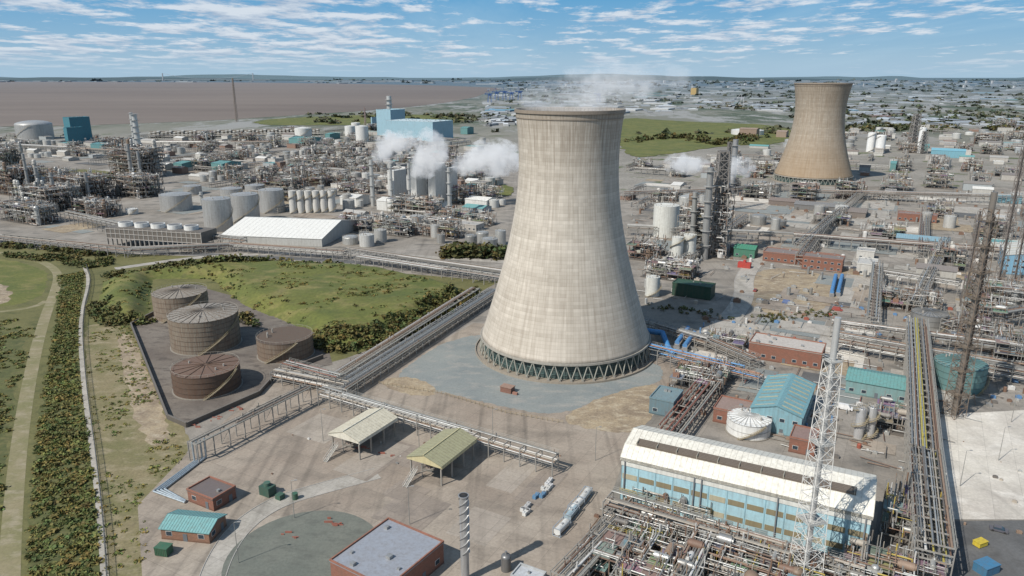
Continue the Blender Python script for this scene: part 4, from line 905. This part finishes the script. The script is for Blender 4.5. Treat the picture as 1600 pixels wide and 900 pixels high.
for (u,v) in [(776,157),(788,156),(799,158),(765,160),(812,156),(1158,166),(935,160)]:
    x,y=G(u,v); d=DEP(y)/1142; s=d*10; c=(.06,.14,.34) if u<1000 else (.6,.6,.62); b=MB(x,y,0,.4); t=s*.05
    for X in (-s*.3,s*.3):
        for Y in (-s*.2,s*.2): b.beam((X,Y,0),(X*.6,Y*.6,s*1.3),t,c)
    b.box(-s*.8,s*.5,-t,t,s*1.2,s*1.35,c); b.beam((0,0,s*1.3),(-s*.2,0,s*1.9),t,c); b.beam((-s*.2,0,s*1.9),(-s*.8,0,s*1.3),t*.6,c); b.box(-s*.2,s*.3,-s*.12,s*.12,s*1.0,s*1.2,c); b.make('dock_crane')
x1,y1=G(255,126.6);x2,y2=G(396,126.6); b=MB(); hh=165
for (x,y) in ((x1,y1),(x2,y2)):
    for o in (-15,15): b.box(x-8,x+8,y+o-8,y+o+8,0,hh+55,(.4,.42,.45))
b.box(x1-500,x2+500,y1-8,y1+8,32,40,(.35,.38,.42)); n=24
for i in range(n):
    t=i/n;t2=(i+1)/n; f=lambda t:60+160*(2*t-1)**2; b.beam((x1+(x2-x1)*t,y1,f(t)),(x1+(x2-x1)*t2,y1,f(t2)),6,(.35,.38,.42))
b.make('suspension_bridge')
b=MB(); n=140
for k,(dist,hh,c) in enumerate(((22500,130,(.055,.095,.125)),(34000,240,(.09,.15,.20)))):  # ridge colours include painted haze, paler and bluer on the farther one
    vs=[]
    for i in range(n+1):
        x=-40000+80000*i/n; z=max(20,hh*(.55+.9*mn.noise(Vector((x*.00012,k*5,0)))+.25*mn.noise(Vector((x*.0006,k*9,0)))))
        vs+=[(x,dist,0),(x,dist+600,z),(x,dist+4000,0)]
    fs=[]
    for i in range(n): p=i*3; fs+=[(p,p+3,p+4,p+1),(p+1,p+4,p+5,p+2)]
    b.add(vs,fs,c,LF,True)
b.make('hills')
# ------------------------------------------------------------------ steam
def steam(name,puffs,dens,ns=.075,em=.22):
    m=bpy.data.materials.new('steam'); m.use_nodes=True; nt=m.node_tree; nt.nodes.clear(); o=nt.nodes.new('ShaderNodeOutputMaterial')
    pv=nt.nodes.new('ShaderNodeVolumePrincipled'); nt.links.new(pv.outputs[0],o.inputs['Volume'])
    tc=nt.nodes.new('ShaderNodeTexCoord').outputs['Object']; ln=nt.nodes.new('ShaderNodeVectorMath'); ln.operation='LENGTH'; nt.links.new(tc,ln.inputs[0])
    nn=noise(nt,pos(nt),ns,6,.62); f=ma(nt,'SUBTRACT',1.0,ln.outputs['Value']); f=ma(nt,'ADD',f,ma(nt,'MULTIPLY',ma(nt,'SUBTRACT',nn,.55),3.0)); f=ma(nt,'MAXIMUM',f,0.0); f=ma(nt,'MINIMUM',ma(nt,'MULTIPLY',f,3.0),1.0)
    f=ma(nt,'MULTIPLY',f,dens); nt.links.new(f,pv.inputs['Density']); pv.inputs['Color'].default_value=(1,1,1,1); pv.inputs['Anisotropy'].default_value=.1
    pv.inputs['Emission Color'].default_value=(.93,.96,1,1); nt.links.new(ma(nt,'MULTIPLY',f,em),pv.inputs['Emission Strength'])  # added glow stands in for sunlight scattered inside the steam
    e=empty(name)
    for i,(x,y,z,rx,ry,rz) in enumerate(puffs):
        bpy.ops.mesh.primitive_uv_sphere_add(segments=20,ring_count=12,radius=1,location=(x,y,z)); ob=bpy.context.object; ob.scale=(rx,ry,rz); ob.name='puff_%d'%(i+1); ob.data.materials.append(m); ob.parent=e
    return e
def pf(u,v,Y,ru,rv):
    dz=Y/(1237.25/(v-120)-.2886); z=120-dz; d=DEP(Y,z); return ((u-800)/1142*d,Y,z,ru*d/1142,ru*d/1142*.8,rv*d/1142)
steam('steam_plume',[pf(605,232,690,30,30),pf(628,222,690,28,22)],.10,em=.3); steam('steam_plume',[pf(675,236,690,32,40),pf(660,258,690,26,24)],.10,em=.3)
steam('steam_plume',[pf(735,258,700,36,20),pf(772,247,700,50,32)],.09,em=.3); steam('steam_plume',[pf(1070,256,760,40,18),pf(1150,262,760,32,20)],.07,em=.3)
steam('tower_vapour',[(24,314,109,24,20,8),(36,318,115,30,20,9),(48,322,119,34,20,8)],.022,em=.3)
# ------------------------------------------------------------------ sky, sun, camera
sd=Vector((-.75,-.60,0)).normalized(); el=math.radians(45); sv=Vector((sd.x*math.cos(el),sd.y*math.cos(el),math.sin(el)))
w=bpy.data.worlds.new('World'); bpy.context.scene.world=w; w.use_nodes=True; nt=w.node_tree; nt.nodes.clear()
o=nt.nodes.new('ShaderNodeOutputWorld'); bg=nt.nodes.new('ShaderNodeBackground'); nt.links.new(bg.outputs[0],o.inputs[0]); bg.inputs[1].default_value=.1
sk=nt.nodes.new('ShaderNodeTexSky'); sk.sky_type='NISHITA'; sk.sun_disc=False; sk.sun_elevation=el; sk.sun_rotation=math.atan2(sv.x,sv.y)%(2*math.pi); sk.altitude=100; sk.air_density=1.0; sk.dust_density=.6; sk.ozone_density=2
d=nt.nodes.new('ShaderNodeTexCoord').outputs['Generated']; sp=nt.nodes.new('ShaderNodeSeparateXYZ'); nt.links.new(d,sp.inputs[0])
z=ma(nt,'ADD',ma(nt,'MAXIMUM',sp.outputs[2],0.0),.06); cb=nt.nodes.new('ShaderNodeCombineXYZ'); nt.links.new(ma(nt,'DIVIDE',sp.outputs[0],z),cb.inputs[0]); nt.links.new(ma(nt,'MULTIPLY',ma(nt,'DIVIDE',sp.outputs[1],z),.7),cb.inputs[1])
pc=cb.outputs[0]
n1=noise(nt,pc,1.7,10,.66); nb=noise(nt,mapping(nt,pc,(.30,.14,1),.3),1.0,3,.5); n2=noise(nt,mapping(nt,pc,(.30,.10,1),.9),.8,7,.65)
off=nt.nodes.new('ShaderNodeVectorMath'); off.operation='ADD'; nt.links.new(pc,off.inputs[0]); off.inputs[1].default_value=(.10,-.25,0)
n1b=noise(nt,off.outputs[0],1.7,10,.66)
shade=ma(nt,'ADD',ma(nt,'MULTIPLY',ma(nt,'SUBTRACT',n1,n1b),2.6),.5)
n1=ma(nt,'ADD',n1,ma(nt,'MULTIPLY',ma(nt,'SUBTRACT',nb,.5),.75))
sky=mix(nt,mrange(nt,sp.outputs[2],0.0,.10),(3.6,5.4,6.9),(.85,3.4,6.3)); sky=mix(nt,mrange(nt,sp.outputs[2],.12,.5),sky,(.72,1.7,3.2)); sky=mix(nt,.9,sk.outputs[0],sky)
c=mix(nt,ramp(nt,n2,.50,.80,(0,0,0),(.65,)*3),sky,(5.2,7.0,8.2))
cc=mix(nt,ramp(nt,shade,.2,.8),(4.1,5.0,6.3),(7.4,7.9,8.5)); c=mix(nt,ramp(nt,n1,.50,.60,(0,0,0),(.85,)*3),c,cc)
c=mix(nt,mrange(nt,sp.outputs[2],.034,.0),c,(3.8,5.4,6.8))
nt.links.new(c,bg.inputs[0])
L=bpy.data.lights.new('sun','SUN'); L.energy=5.0; L.angle=math.radians(.5); L.color=(1,.95,.87); lo=bpy.data.objects.new('sun',L); lo.rotation_euler=sv.to_track_quat('Z','Y').to_euler(); bpy.context.collection.objects.link(lo)
cam=bpy.data.cameras.new('camera'); co=bpy.data.objects.new('camera',cam); bpy.context.collection.objects.link(co); co.location=(0,0,120); co.rotation_euler=(math.radians(90-16.12),0,0)
cam.sensor_width=36; cam.lens=25.695; cam.clip_end=200000; cam.clip_start=1; bpy.context.scene.camera=co
sc=bpy.context.scene; sc.view_settings.view_transform='Standard'; sc.view_settings.look='None'; sc.view_settings.exposure=0
